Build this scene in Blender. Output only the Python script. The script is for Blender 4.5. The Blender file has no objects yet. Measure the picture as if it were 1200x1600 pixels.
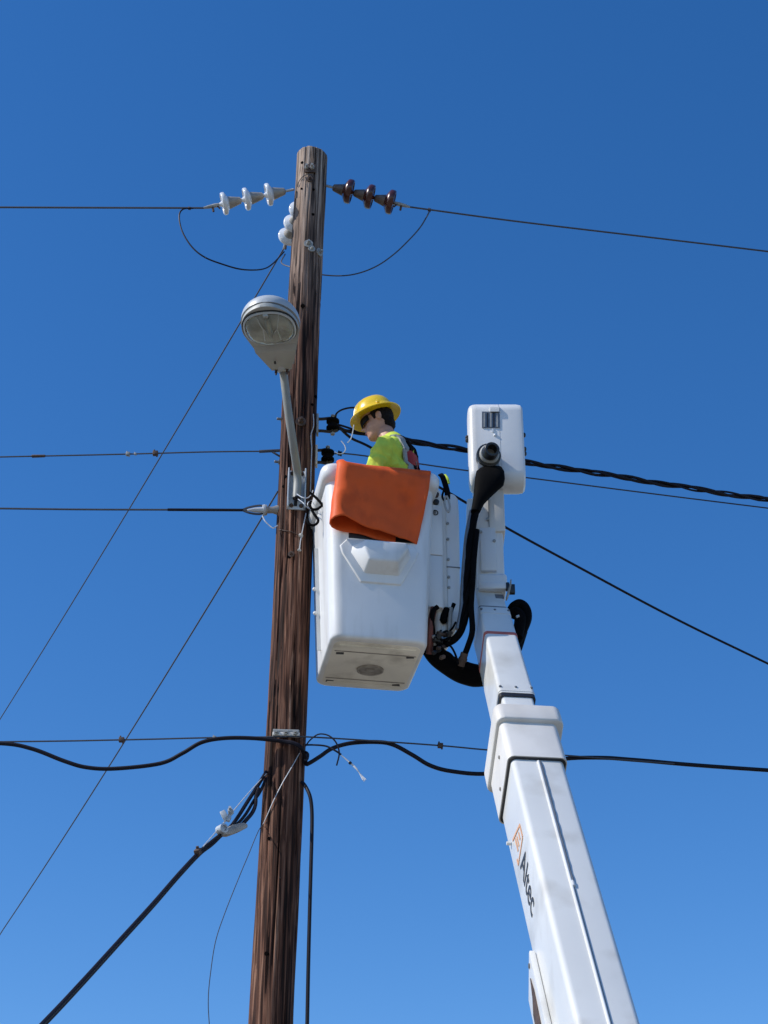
import bpy, bmesh, math, random
from mathutils import Vector, Matrix, noise
random.seed(7)
PI = math.pi
SC = bpy.context.scene
COL = SC.collection

# ------------------------------------------------------------------ camera
CAM = Vector((0, 0, 1.6)); PITCH = math.radians(31.2); FPX = 2720.0
cam_d = bpy.data.cameras.new('camera'); cam = bpy.data.objects.new('camera', cam_d); COL.objects.link(cam)
cam.location = CAM; cam.rotation_euler = (math.radians(90) + PITCH, 0, 0)
cam_d.sensor_fit = 'VERTICAL'; cam_d.sensor_height = 36.0; cam_d.lens = 36.0 * FPX / 1600.0
cam_d.clip_start = 0.05; cam_d.clip_end = 2000
SC.camera = cam
SC.render.resolution_x = 768; SC.render.resolution_y = 1024

# ------------------------------------------------------------------ sky, sun, exposure
SUN_EL = math.radians(41); SUN_TOWARD = math.radians(14)     # sun to the left, a little on the camera's side
SUNV = Vector((-math.cos(SUN_EL) * math.cos(SUN_TOWARD), -math.cos(SUN_EL) * math.sin(SUN_TOWARD), math.sin(SUN_EL)))
W = bpy.data.worlds.new('World'); SC.world = W; W.use_nodes = True
nt = W.node_tree; nt.nodes.clear()
sky = nt.nodes.new('ShaderNodeTexSky'); sky.sky_type = 'NISHITA'; sky.sun_disc = False
sky.sun_elevation = SUN_EL; sky.sun_rotation = math.atan2(SUNV.x, SUNV.y)
sky.altitude = 600; sky.air_density = 1.0; sky.dust_density = 0.25; sky.ozone_density = 3.0
hs = nt.nodes.new('ShaderNodeHueSaturation'); hs.inputs['Saturation'].default_value = 1.31; hs.inputs['Hue'].default_value = .5065
bg = nt.nodes.new('ShaderNodeBackground'); bg.inputs['Strength'].default_value = 0.15
wo = nt.nodes.new('ShaderNodeOutputWorld')
nt.links.new(sky.outputs[0], hs.inputs['Color']); nt.links.new(hs.outputs[0], bg.inputs[0]); nt.links.new(bg.outputs[0], wo.inputs[0])
sun_d = bpy.data.lights.new('sun', 'SUN'); sun_d.energy = 3.85; sun_d.angle = math.radians(0.53); sun_d.color = (1.0, 0.95, 0.88)
sun = bpy.data.objects.new('sun', sun_d); COL.objects.link(sun)
sun.rotation_euler = SUNV.to_track_quat('Z', 'Y').to_euler(); sun.location = SUNV * 30
SC.view_settings.view_transform = 'Standard'; SC.view_settings.look = 'None'
SC.view_settings.exposure = 0.18; SC.view_settings.gamma = 1.0

# ------------------------------------------------------------------ helpers
FW = Vector((0, math.cos(PITCH), math.sin(PITCH))); UP = Vector((0, -math.sin(PITCH), math.cos(PITCH)))
def ray(px, py): return FW + Vector(((px - 600) / FPX, 0, 0)) + UP * ((800 - py) / FPX)
def at(px, py, Y):
    d = ray(px, py); return CAM + d * (Y / d.y)
def atd(px, py, D): return CAM + ray(px, py) * D

ORG = {}
def tag(o, label=None, cat=None, group=None, kind=None):
    for k, v in (('label', label), ('category', cat), ('group', group), ('kind', kind)):
        if v: o[k] = v
    return o
def empty(name, loc, label, cat, group=None):
    o = bpy.data.objects.new(name, None); COL.objects.link(o); o.location = loc; o.empty_display_size = 0.1
    ORG[o.name] = Vector(loc); return tag(o, label, cat, group)
def link_mesh(name, me, mat, parent=None, origin=None):
    o = bpy.data.objects.new(name, me); COL.objects.link(o)
    if mat is not None and not me.materials: me.materials.append(mat)
    org = ORG[parent.name] if parent is not None else (Vector(origin) if origin is not None else Vector((0, 0, 0)))
    if org.length: me.transform(Matrix.Translation(-org))
    if parent is not None: o.parent = parent
    else: o.location = org
    ORG[o.name] = org
    return o

class MB:
    def __init__(s, M=None): s.v = []; s.f = []; s.M = M or Matrix.Identity(4)
    def add(s, vs, fs):
        b = len(s.v); s.v += [s.M @ Vector(v) for v in vs]; s.f += [tuple(i + b for i in f) for f in fs]; return s
    def box(s, c, sz, rz=0, M=None):
        c = Vector(c); R = Matrix.Rotation(rz, 3, 'Z') if M is None else M
        vs = [c + R @ Vector((sx * sz[0] / 2, sy * sz[1] / 2, sg * sz[2] / 2)) for sx in (-1, 1) for sy in (-1, 1) for sg in (-1, 1)]
        return s.add(vs, [(0, 1, 3, 2), (4, 6, 7, 5), (0, 4, 5, 1), (2, 3, 7, 6), (0, 2, 6, 4), (1, 5, 7, 3)])
    def loft(s, rings, caps=(True, True), close=True):
        n = len(rings[0]); vs = [p for r in rings for p in r]; fs = []
        for i in range(len(rings) - 1):
            for j in range(n if close else n - 1):
                k = (j + 1) % n
                fs.append((i * n + j, i * n + k, (i + 1) * n + k, (i + 1) * n + j))
        if caps[0]: fs.append(tuple(range(n - 1, -1, -1)))
        if caps[1]: fs.append(tuple(range((len(rings) - 1) * n, len(rings) * n)))
        return s.add(vs, fs)
    def tube(s, pts, r, n=8, caps=True, flat=None, nrm=None):
        pts = [Vector(p) for p in pts]; m = len(pts)
        rs = r if isinstance(r, (list, tuple)) else [r] * m
        T = []
        for i in range(m):
            t = pts[min(i + 1, m - 1)] - pts[max(i - 1, 0)]
            T.append(t.normalized() if t.length > 1e-9 else Vector((0, 0, 1)))
        a = Vector(nrm) if nrm is not None else (Vector((0, 0, 1)) if abs(T[0].z) < .9 else Vector((1, 0, 0)))
        a = (a - T[0] * a.dot(T[0])).normalized(); rings = []
        for i in range(m):
            a = (a - T[i] * a.dot(T[i])).normalized(); b = T[i].cross(a)
            fa, fb = (1, 1) if flat is None else flat
            rings.append([pts[i] + a * (math.cos(2 * PI * k / n) * rs[i] * fa) + b * (math.sin(2 * PI * k / n) * rs[i] * fb) for k in range(n)])
        return s.loft(rings, (caps, caps))
    def lathe(s, p0, ax, prof, n=24, caps=True):
        p0 = Vector(p0); ax = Vector(ax).normalized()
        a = ax.orthogonal().normalized(); b = ax.cross(a)
        return s.loft([[p0 + ax * t + (a * math.cos(2 * PI * k / n) + b * math.sin(2 * PI * k / n)) * max(r, 1e-4) for k in range(n)] for t, r in prof], (caps, caps))
    def ball(s, c, r, n=12, sq=(1, 1, 1), R=None):
        c = Vector(c); R = R or Matrix.Identity(3); rings = []
        for i in range(n // 2 + 1):
            t = -PI / 2 + PI * i / (n // 2); cr = max(math.cos(t), 1e-3)
            rings.append([c + R @ Vector((math.cos(2 * PI * k / n) * cr * r * sq[0], math.sin(2 * PI * k / n) * cr * r * sq[1], math.sin(t) * r * sq[2])) for k in range(n)])
        return s.loft(rings)
    def cap(s, a, b, ra, rb, n=12):           # a tapered capsule
        a, b = Vector(a), Vector(b); ax = (b - a); L = ax.length; ax.normalize(); prof = []
        for i in range(5): t = PI / 2 * i / 4; prof.append((-ra * math.cos(t), ra * math.sin(t)))
        for i in range(5): t = PI / 2 * i / 4; prof.append((L + rb * math.sin(t), rb * math.cos(t)))
        return s.lathe(a, ax, prof, n)
    def poly(s, pts, ex, ey, ez, o, depth, sc=1.0):     # a prism of a 2-d outline, optional narrower front
        o = Vector(o); cx = sum(p[0] for p in pts) / len(pts); cy = sum(p[1] for p in pts) / len(pts)
        r0 = [o + ex * p[0] + ey * p[1] for p in pts]
        r1 = [o + ex * (cx + (p[0] - cx) * sc) + ey * (cy + (p[1] - cy) * sc) + ez * depth for p in pts]
        return s.loft([r0, r1])
    def build(s, name, mat, parent=None, smooth=True, ang=40, bevel=0, seg=2, origin=None, subsurf=0):
        me = bpy.data.meshes.new(name); me.from_pydata([tuple(v) for v in s.v], [], s.f)
        bm = bmesh.new(); bm.from_mesh(me); bmesh.ops.recalc_face_normals(bm, faces=bm.faces)
        if bevel:
            bm.edges.ensure_lookup_table()
            ed = [e for e in bm.edges if len(e.link_faces) == 2 and e.calc_face_angle(0) > math.radians(35)]
            bmesh.ops.bevel(bm, geom=ed, offset=bevel, segments=seg, affect='EDGES', profile=0.5, clamp_overlap=True)
        bm.to_mesh(me); bm.free()
        if smooth:
            me.shade_smooth(); me.set_sharp_from_angle(angle=math.radians(ang))
        o = link_mesh(name, me, mat, parent, origin)
        if subsurf:
            m = o.modifiers.new('subdivision', 'SUBSURF'); m.levels = m.render_levels = subsurf
        return o

def crom(P, k=8):                              # Catmull-Rom through the points
    P = [Vector(p) for p in P]; Q = [P[0] * 2 - P[1]] + P + [P[-1] * 2 - P[-2]]; out = []
    for i in range(1, len(Q) - 2):
        for j in range(k):
            t = j / k; a, b, c, d = Q[i - 1:i + 3]
            out.append(0.5 * ((2 * b) + (c - a) * t + (2 * a - 5 * b + 4 * c - d) * t * t + (3 * b - a - 3 * c + d) * t ** 3))
    return out + [P[-1]]
def span(a, b, sag=0, n=40):
    a, b = Vector(a), Vector(b)
    return [a.lerp(b, i / n) - Vector((0, 0, sag * 4 * (i / n) * (1 - i / n))) for i in range(n + 1)]
def helix(path, R, turns, ph, jit=0.0):
    out = []; L = 0; prev = path[0]; tot = sum((path[i + 1] - path[i]).length for i in range(len(path) - 1))
    for i, p in enumerate(path):
        L += (p - prev).length; prev = p
        t = (path[min(i + 1, len(path) - 1)] - path[max(i - 1, 0)]).normalized()
        a = Vector((0, 0, 1)); a = (a - t * a.dot(t)).normalized(); b = t.cross(a)
        w = ph + 2 * PI * turns * L / tot + 0.5 * math.sin(L * 2.3 + ph)
        out.append(p + (a * math.cos(w) + b * math.sin(w)) * R)
    return out
def rrect(w, d, r, k=6):
    out = []; r = min(r, w / 2 - 1e-4, d / 2 - 1e-4)
    for cx, cy, a0 in ((w / 2 - r, d / 2 - r, 0), (-w / 2 + r, d / 2 - r, PI / 2), (-w / 2 + r, -d / 2 + r, PI), (w / 2 - r, -d / 2 + r, 1.5 * PI)):
        for i in range(k + 1):
            a = a0 + PI / 2 * i / k; out.append((cx + r * math.cos(a), cy + r * math.sin(a)))
    return out

# ------------------------------------------------------------------ materials
def mat(name, col, rough=0.5, metal=0.0, spec=0.5, var=0.0, vscale=8.0, stretch=(1, 1, 1), bump=0.0, bscale=60.0, dirt=None, dirt_amt=0.0, dscale=3.0, dstretch=(1, 1, 0.25), coat=0.0, rvar=0.1):
    m = bpy.data.materials.new(name); m.use_nodes = True; t = m.node_tree; N = t.nodes; L = t.links
    b = N['Principled BSDF']; b.inputs['Roughness'].default_value = rough; b.inputs['Metallic'].default_value = metal
    b.inputs['Specular IOR Level'].default_value = spec; b.inputs['Coat Weight'].default_value = coat
    b.inputs['Base Color'].default_value = (*col, 1)
    tc = N.new('ShaderNodeTexCoord')
    def nz(scale, st, detail=5):
        mp = N.new('ShaderNodeMapping'); mp.inputs['Scale'].default_value = st
        n = N.new('ShaderNodeTexNoise'); n.inputs['Scale'].default_value = scale; n.inputs['Detail'].default_value = detail
        L.new(tc.outputs['Object'], mp.inputs[0]); L.new(mp.outputs[0], n.inputs[0]); return n
    src = None
    if var:
        n = nz(vscale, stretch); r = N.new('ShaderNodeValToRGB')
        r.color_ramp.elements[0].position = .3; r.color_ramp.elements[1].position = .7
        r.color_ramp.elements[0].color = (*[c * (1 - var) for c in col], 1); r.color_ramp.elements[1].color = (*[min(1, c * (1 + var * .6)) for c in col], 1)
        L.new(n.outputs[0], r.inputs[0]); src = r.outputs[0]
        mr = N.new('ShaderNodeMapRange'); mr.inputs['To Min'].default_value = max(.02, rough - rvar); mr.inputs['To Max'].default_value = min(1, rough + rvar)
        L.new(n.outputs[0], mr.inputs[0]); L.new(mr.outputs[0], b.inputs['Roughness'])
    if dirt:
        n = nz(dscale, dstretch, 9); r = N.new('ShaderNodeValToRGB')
        r.color_ramp.elements[0].position = .5; r.color_ramp.elements[1].position = .72
        r.color_ramp.elements[0].color = (0, 0, 0, 1); r.color_ramp.elements[1].color = (dirt_amt,) * 3 + (1,)
        L.new(n.outputs[0], r.inputs[0]); mx = N.new('ShaderNodeMix'); mx.data_type = 'RGBA'
        mx.inputs[6].default_value = (*col, 1); mx.inputs[7].default_value = (*dirt, 1)
        if src: L.new(src, mx.inputs[6])
        L.new(r.outputs[0], mx.inputs[0]); src = mx.outputs[2]
    if src: L.new(src, b.inputs['Base Color'])
    if bump:
        n = nz(bscale, (1, 1, 1)); bp = N.new('ShaderNodeBump'); bp.inputs['Strength'].default_value = bump; bp.inputs['Distance'].default_value = .01
        L.new(n.outputs[0], bp.inputs['Height']); L.new(bp.outputs[0], b.inputs['Normal'])
    return m

def wood_mat():
    m = bpy.data.materials.new('weathered_pole_wood'); m.use_nodes = True; t = m.node_tree; N = t.nodes; L = t.links
    b = N['Principled BSDF']; b.inputs['Roughness'].default_value = .85; b.inputs['Specular IOR Level'].default_value = .25
    tc = N.new('ShaderNodeTexCoord')
    def nz(sc, st, det=8, dist=0.0):
        mp = N.new('ShaderNodeMapping'); mp.inputs['Scale'].default_value = st; L.new(tc.outputs['Object'], mp.inputs[0])
        n = N.new('ShaderNodeTexNoise'); n.inputs['Scale'].default_value = sc; n.inputs['Detail'].default_value = det; n.inputs['Distortion'].default_value = dist
        L.new(mp.outputs[0], n.inputs[0]); return n
    def ramp(src, els):
        r = N.new('ShaderNodeValToRGB'); e = r.color_ramp.elements
        while len(e) < len(els): e.new(.5)
        for i, (p, c) in enumerate(els): e[i].position = p; e[i].color = (*c, 1)
        L.new(src, r.inputs[0]); return r.outputs[0]
    def mix(fac, a, c, mode='MIX'):
        x = N.new('ShaderNodeMix'); x.data_type = 'RGBA'; x.blend_type = mode
        for s, i in ((fac, 0), (a, 6), (c, 7)):
            if hasattr(s, 'is_linked'): L.new(s, x.inputs[i])
            else: x.inputs[i].default_value = s
        return x.outputs[2]
    fine = nz(52, (1, 1, .032), 10, .35); mid = nz(11, (1, 1, .07), 6, .5); big = nz(2.2, (1, 1, .35), 4)
    sep = N.new('ShaderNodeSeparateXYZ'); L.new(tc.outputs['Object'], sep.inputs[0])
    # bleached grey near the weathered top, brown preservative further down
    add = N.new('ShaderNodeMath'); add.operation = 'MULTIPLY_ADD'; L.new(big.outputs[0], add.inputs[0]); add.inputs[1].default_value = 2.6; L.new(sep.outputs[2], add.inputs[2])
    mr = N.new('ShaderNodeMapRange'); mr.inputs['From Min'].default_value = 9.3; mr.inputs['From Max'].default_value = 11.5; L.new(add.outputs[0], mr.inputs[0])
    grey = ramp(fine.outputs[0], [(.36, (.07, .05, .042)), (.45, (.25, .185, .145)), (.56, (.43, .345, .28)), (.72, (.56, .475, .395))])
    brown = ramp(fine.outputs[0], [(.36, (.012, .006, .004)), (.46, (.050, .020, .012)), (.55, (.135, .060, .037)), (.64, (.24, .125, .080)), (.76, (.38, .24, .17))])
    c = mix(mr.outputs[0], brown, grey)
    md = ramp(mid.outputs[0], [(.34, (.42, .37, .35)), (.52, (1, 1, 1)), (.68, (1.0, .92, .86))])
    c = mix(.85, c, md, 'MULTIPLY')
    chip = nz(34, (1, 1, .10), 7, 1.0)                       # torn splinters and short gouges
    c = mix(.7, c, ramp(chip.outputs[0], [(.30, (.18, .13, .11)), (.40, (1, 1, 1)), (.62, (1, 1, 1)), (.70, (1.7, 1.6, 1.5))]), 'MULTIPLY')
    crk = nz(24, (1, 1, .02), 3, .2)                        # long dark drying checks
    c = mix(.8, c, ramp(crk.outputs[0], [(.478, (1, 1, 1)), (.494, (.09, .07, .06)), (.506, (.09, .07, .06)), (.522, (1, 1, 1))]), 'MULTIPLY')
    L.new(c, b.inputs['Base Color'])
    bp = N.new('ShaderNodeBump'); bp.inputs['Strength'].default_value = .9; bp.inputs['Distance'].default_value = .01
    L.new(fine.outputs[0], bp.inputs['Height']); L.new(bp.outputs[0], b.inputs['Normal'])
    return m

M = {}
M['wood'] = wood_mat()
M['white'] = mat('white_boom_paint', (.71, .71, .68), .32, var=.05, vscale=1.6, dirt=(.40, .37, .31), dirt_amt=.5, dscale=3.5, dstretch=(1, 1, 1), coat=.15)
M['fibre'] = mat('white_fibreglass', (.76, .76, .75), .38, var=.05, vscale=2.0, bump=.04, bscale=30, dirt=(.42, .39, .34), dirt_amt=.5, dscale=7, dstretch=(1, 1, .18), coat=.12)
M['cream'] = mat('cream_plastic', (.74, .71, .66), .45, var=.06, vscale=3, dirt=(.4, .36, .3), dirt_amt=.35)
M['under'] = mat('scuffed_grey_fibreglass', (.84, .79, .68), .65, var=.16, vscale=3.5, dirt=(.40, .36, .29), dirt_amt=.8, dscale=5, dstretch=(1, 1, 1), bump=.15, bscale=25)
M['black'] = mat('black_rubber', (.0045, .0045, .005), .75, var=.3, vscale=12, spec=.05, bump=.1, bscale=80)
M['hose'] = mat('black_hose_sleeve', (.005, .0045, .005), .8, var=.4, vscale=30, spec=.05, bump=.3, bscale=140)
M['blackmetal'] = mat('black_painted_metal', (.02, .02, .022), .4, var=.3, vscale=10)
M['rust'] = mat('rusty_brown_hose', (.16, .045, .03), .55, var=.5, vscale=14)
M['galv'] = mat('galvanised_steel', (.50, .53, .55), .5, metal=.3, var=.2, vscale=18, dirt=(.3, .3, .29), dirt_amt=.5, dscale=9, dstretch=(1, 1, 1))
M['galvdull'] = mat('dull_zinc', (.36, .36, .34), .6, metal=.15, var=.25, vscale=20)
M['rustmetal'] = mat('rusted_iron', (.10, .065, .05), .7, metal=.3, var=.4, vscale=25)
M['porcelain'] = mat('white_porcelain', (.74, .76, .78), .14, var=.06, vscale=9, coat=.5, dirt=(.4, .36, .3), dirt_amt=.3)
M['brownglaze'] = mat('brown_glazed_porcelain', (.075, .019, .013), .28, var=.3, vscale=9, coat=.25)
M['capmetal'] = mat('grey_insulator_cap', (.36, .33, .29), .55, metal=.35, var=.25, vscale=25)
M['capbrown'] = mat('brown_stained_cap', (.17, .125, .10), .6, metal=.2, var=.5, vscale=22)
M['alu'] = mat('weathered_aluminium_wire', (.055, .06, .075), .6, metal=.0, var=.2, vscale=30)
M['cable'] = mat('black_cable_jacket', (.010, .009, .016), .55, var=.3, vscale=12, spec=.2)
M['tie'] = mat('bright_tie_wire', (.55, .57, .60), .45, metal=.1, var=.1, vscale=30)
M['lampgrey'] = mat('pale_grey_lamp_enamel', (.47, .50, .52), .4, var=.08, vscale=6, dirt=(.3, .3, .28), dirt_amt=.4, dscale=5)
M['armgrey'] = mat('dull_grey_arm_steel', (.27, .275, .255), .55, metal=.1, var=.15, vscale=12)
M['lampunder'] = mat('lamp_door_grey', (.40, .41, .385), .5, var=.1, vscale=8)
M['hat'] = mat('yellow_hard_hat_shell', (.83, .56, .012), .26, var=.05, vscale=10, coat=.35)
M['lime'] = mat('lime_safety_cloth', (.60, .72, .09), .85, var=.12, vscale=18, bump=.25, bscale=40, spec=.2)
M['reflect'] = mat('silver_reflective_tape', (.30, .31, .30), .5, var=.15, vscale=30)
M['red'] = mat('dark_red_webbing', (.36, .022, .02), .7, var=.2, vscale=20)
M['skin'] = mat('skin', (.54, .295, .205), .5, var=.2, vscale=25, spec=.4)
M['hair'] = mat('dark_brown_hair', (.009, .006, .005), .75, var=.5, vscale=60, spec=.2, bump=.5, bscale=120)
M['denim'] = mat('navy_work_trousers', (.03, .04, .08), .85, var=.2, vscale=20)
M['leather'] = mat('brown_boot_leather', (.09, .05, .03), .6, var=.3, vscale=20)
M['lens'] = mat('dark_sunglass_lens', (.004, .004, .005), .45, spec=.12)
M['lip'] = mat('lips', (.30, .11, .09), .5)
M['stubble'] = mat('shaven_jaw', (.40, .25, .19), .6, var=.2, vscale=60)
M['inkblack'] = mat('black_decal', (.018, .018, .02), .4, var=.1, vscale=20)
M['inkgrey'] = mat('faded_black_decal', (.035, .036, .04), .5)
M['inkorange'] = mat('orange_decal', (.72, .38, .20), .5, var=.1, vscale=20)
M['hole'] = mat('dark_hole', (.004, .003, .003), .95, spec=.02)
M['salmon'] = mat('faded_red_band', (.55, .13, .09), .5, var=.15, vscale=12)
M['greyplate'] = mat('grey_data_plate', (.20, .21, .22), .4, metal=.4, var=.2, vscale=20)
M['orange'] = mat('orange_rubber_blanket', (.80, .115, .02), .58, var=.09, vscale=5, bump=.12, bscale=14, dirt=(.40, .05, .012), dirt_amt=.7, dscale=6, dstretch=(1, 1, .7), spec=.22)

def glass_mat():
    m = bpy.data.materials.new('ribbed_lamp_glass'); m.use_nodes = True; N = m.node_tree.nodes; L = m.node_tree.links; b = N['Principled BSDF']
    b.inputs['Base Color'].default_value = (.78, .80, .74, 1); b.inputs['Transmission Weight'].default_value = .85; b.inputs['Roughness'].default_value = .06; b.inputs['IOR'].default_value = 1.25
    tc = N.new('ShaderNodeTexCoord'); w = N.new('ShaderNodeTexNoise'); w.inputs['Scale'].default_value = 9; L.new(tc.outputs['Object'], w.inputs[0])
    bp = N.new('ShaderNodeBump'); bp.inputs['Strength'].default_value = .5; bp.inputs['Distance'].default_value = .02; L.new(w.outputs[0], bp.inputs['Height']); L.new(bp.outputs[0], b.inputs['Normal'])
    return m
M['glass'] = glass_mat()
M['reflector'] = mat('aluminium_reflector', (.50, .50, .44), .35, metal=.5, var=.5, vscale=9, bump=.2, bscale=12)

def ground_mat():
    m = bpy.data.materials.new('dry_grass_and_gravel'); m.use_nodes = True; N = m.node_tree.nodes; L = m.node_tree.links; b = N['Principled BSDF']; b.inputs['Roughness'].default_value = .95
    tc = N.new('ShaderNodeTexCoord'); a = N.new('ShaderNodeTexNoise'); a.inputs['Scale'].default_value = .35; a.inputs['Detail'].default_value = 10; L.new(tc.outputs['Object'], a.inputs[0])
    r = N.new('ShaderNodeValToRGB'); e = r.color_ramp.elements; e[0].position = .35; e[0].color = (.14, .12, .085, 1); e[1].position = .65; e[1].color = (.25, .225, .18, 1); L.new(a.outputs[0], r.inputs[0])
    g = N.new('ShaderNodeTexNoise'); g.inputs['Scale'].default_value = 40; g.inputs['Detail'].default_value = 6; L.new(tc.outputs['Object'], g.inputs[0])
    x = N.new('ShaderNodeMix'); x.data_type = 'RGBA'; x.blend_type = 'OVERLAY'; x.inputs[0].default_value = .5; L.new(r.outputs[0], x.inputs[6]); L.new(g.outputs[0], x.inputs[7]); L.new(x.outputs[2], b.inputs['Base Color'])
    bp = N.new('ShaderNodeBump'); bp.inputs['Strength'].default_value = .6; L.new(g.outputs[0], bp.inputs['Height']); L.new(bp.outputs[0], b.inputs['Normal'])
    return m
M['ground'] = ground_mat()

# ------------------------------------------------------------------ ground
g = MB(); k = 40; S = 600
g.add([(-S + 2 * S * i / k, -S + 2 * S * j / k, 0) for j in range(k + 1) for i in range(k + 1)], [(j * (k + 1) + i, j * (k + 1) + i + 1, (j + 1) * (k + 1) + i + 1, (j + 1) * (k + 1) + i) for j in range(k) for i in range(k)])
tag(g.build('ground', M['ground'], smooth=False), kind='structure')

# ------------------------------------------------------------------ the wooden pole
PY0 = 9.3; PTOP = 10.21
def pcx(z): return -.648 + .01305 * z
def prad(z): return .1265 - .00175 * z
pole = empty('utility_pole', (pcx(0), PY0, 0), 'tall round wooden utility pole, bleached at the top and dark brown below', 'utility pole')
def pole_shaft():
    NA = 112; zs = [0, 1, 2, 3] + [3.2 + i * .0115 for i in range(int((PTOP - 3.2) / .0115))] + [PTOP]
    mb = MB(); rings = []
    for z in zs:
        R = prad(z); cx = pcx(z) + .006 * math.sin(z * 1.3); e = PTOP - z; ring = []
        for j in range(NA):
            a = 2 * PI * j / NA; ca, sa = math.cos(a), math.sin(a)
            d = 0.0
            n1 = noise.noise(Vector((ca * 5.5, sa * 5.5, z * .38)))
            d -= .013 * max(0, 1 - abs(n1) / .06)                  # long drying checks
            n2 = noise.noise(Vector((ca * 13 + 9, sa * 13, z * .8)))
            d -= .006 * max(0, 1 - abs(n2) / .10)
            d += .0022 * noise.noise(Vector((ca * 3, sa * 3, z * 2.2))) + .0016 * noise.noise(Vector((ca * 22, sa * 22, z * 2.5)))
            rr = R + d
            edge = .018
            top = min(1, e / edge) if e < edge else 1
            rr *= .82 + .18 * math.sqrt(max(0, 1 - (1 - top) ** 2))
            dz = .006 * noise.noise(Vector((ca * 3, sa * 3, 4))) - .012 * ca if e < .06 else 0     # slanted, uneven sawn top
            ring.append((cx + rr * ca, PY0 + rr * sa, z + dz))
        rings.append(ring)
    mb.loft(rings)
    return mb.build('shaft', M['wood'], pole, ang=75)
shaft = pole_shaft()
def polep(px, py, off=0.0):                    # the point of the pole's near face behind a picture point
    Y = PY0 - .1
    for _ in range(12):
        p = at(px, py, Y); r = prad(p.z) + off; dx = p.x - pcx(p.z)
        Y = PY0 - math.sqrt(max(0, r * r - dx * dx))
    return p
def pnorm(p): return Vector((p.x - pcx(p.z), p.y - PY0, 0)).normalized()

def pole_bolt(px, py, r=.013, L=.03, m='galvdull', washer=True):
    p = polep(px, py); n = pnorm(p); mb = MB(); b = None
    if washer: mb.lathe(p - n * .004, n, [(0, r * 2), (.009, r * 2), (.0095, r * 1.2)], 12)
    mb.lathe(p, n, [(0, r), (.6 * L, r), (.6 * L, r * .6), (L, r * .6)], 6); mb.build('bolt', M[m], pole, ang=30)
def pole_hole(px, py, r=.012):
    p = polep(px, py); n = pnorm(p); MB().lathe(p + n * .002, n, [(-.03, r * .7), (-.004, r), (.0012, r * .95)], 10).build('bolt_hole', M['hole'], pole)
for h in ((472, 254, .011), (471, 295, .009), (490, 296, .009), (489, 335, .011), (473, 478, .016), (494, 620, .012), (488, 632, .009), (446, 745, .012), (443, 760, .01), (452, 870, .012), (420, 1310, .01), (416, 1490, .012)): pole_hole(*h)
p = polep(485, 264); n = pnorm(p); ex = n.cross(Vector((0, 0, 1))).normalized(); R3 = Matrix((ex, n, Vector((0, 0, 1)))).transposed()
plate = MB().box(p + n * .004, (.075, .014, .075), M=R3).build('bolt_plate', M['rustmetal'], pole, bevel=.003)
mb = MB().lathe(p + n * .008 - ex * .012, n, [(0, .016), (.02, .016), (.02, .009), (.045, .009)], 8); mb.build('bolt', M['galvdull'], plate, ang=30)
mb = MB().lathe(p + n * .008 + ex * .026, n, [(0, .014), (.02, .014), (.02, .009), (.04, .009)], 8); mb.build('bolt', M['galvdull'], plate, ang=30)
for b in ((484, 280, .012, .03, 'rustmetal'), (482, 381, .016, .04, 'galvdull'), (487, 389, .012, .03, 'galvdull'), (499, 394, .015, .03, 'galvdull'), (470, 659, .017, .05, 'rustmetal'), (455, 866, .010, .03, 'rustmetal'), (437, 1372, .006, .012, 'rustmetal', False)): pole_bolt(*b)
for (px, py) in ((441, 655), (437, 722), (435, 795)):       # through-bolt ends on the left flank
    p = at(px, py, PY0 - .02); z = p.z; p.x = pcx(z) - prad(z) + .005
    MB().lathe(p, (-1, -.15, 0), [(0, .018), (.012, .018), (.012, .009), (.036, .009), (.039, .006)], 8).build('bolt', M['greyplate'], pole, ang=30)
# thin wire wrapped over the top, and the bonding wires stapled down the shaft
def pole_wire(name, pts, r, m, off=.004, label=None):
    P = []
    for q in pts: P.append(polep(q[0], q[1], off + r + (q[2] if len(q) > 2 else 0)))
    o = MB().tube(crom(P, 6), r, 6).build(name, M[m], pole)
    if label: o['label'] = label
pole_wire('tie_wire', ((464.5, 292), (467, 284), (473, 276), (481, 272), (486, 273)), .0028, 'alu')
pole_wire('bond_wire', ((489.5, 647), (490, 665), (486, 680), (487, 700), (486, 735), (485, 768)), .0032, 'tie', .004)
pole_wire('bond_wire', ((478, 802), (474, 822), (470, 842), (468, 858)), .0032, 'tie', .004)
pole_wire('tie_wire', ((434, 827), (445, 829), (456, 831), (466, 836)), .0028, 'rustmetal')
p = polep(470, 837); MB().ball(p, .016, 8).build('clip', M['galvdull'], pole)
p = polep(467.5, 860); MB().ball(p, .014, 8, sq=(1, 1, .7)).build('clip', M['galvdull'], pole)
pole_wire('bond_wire', ((468, 1177), (455, 1200), (440, 1226), (428, 1250), (417, 1275), (410, 1290)), .0026, 'tie', .004)

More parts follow.
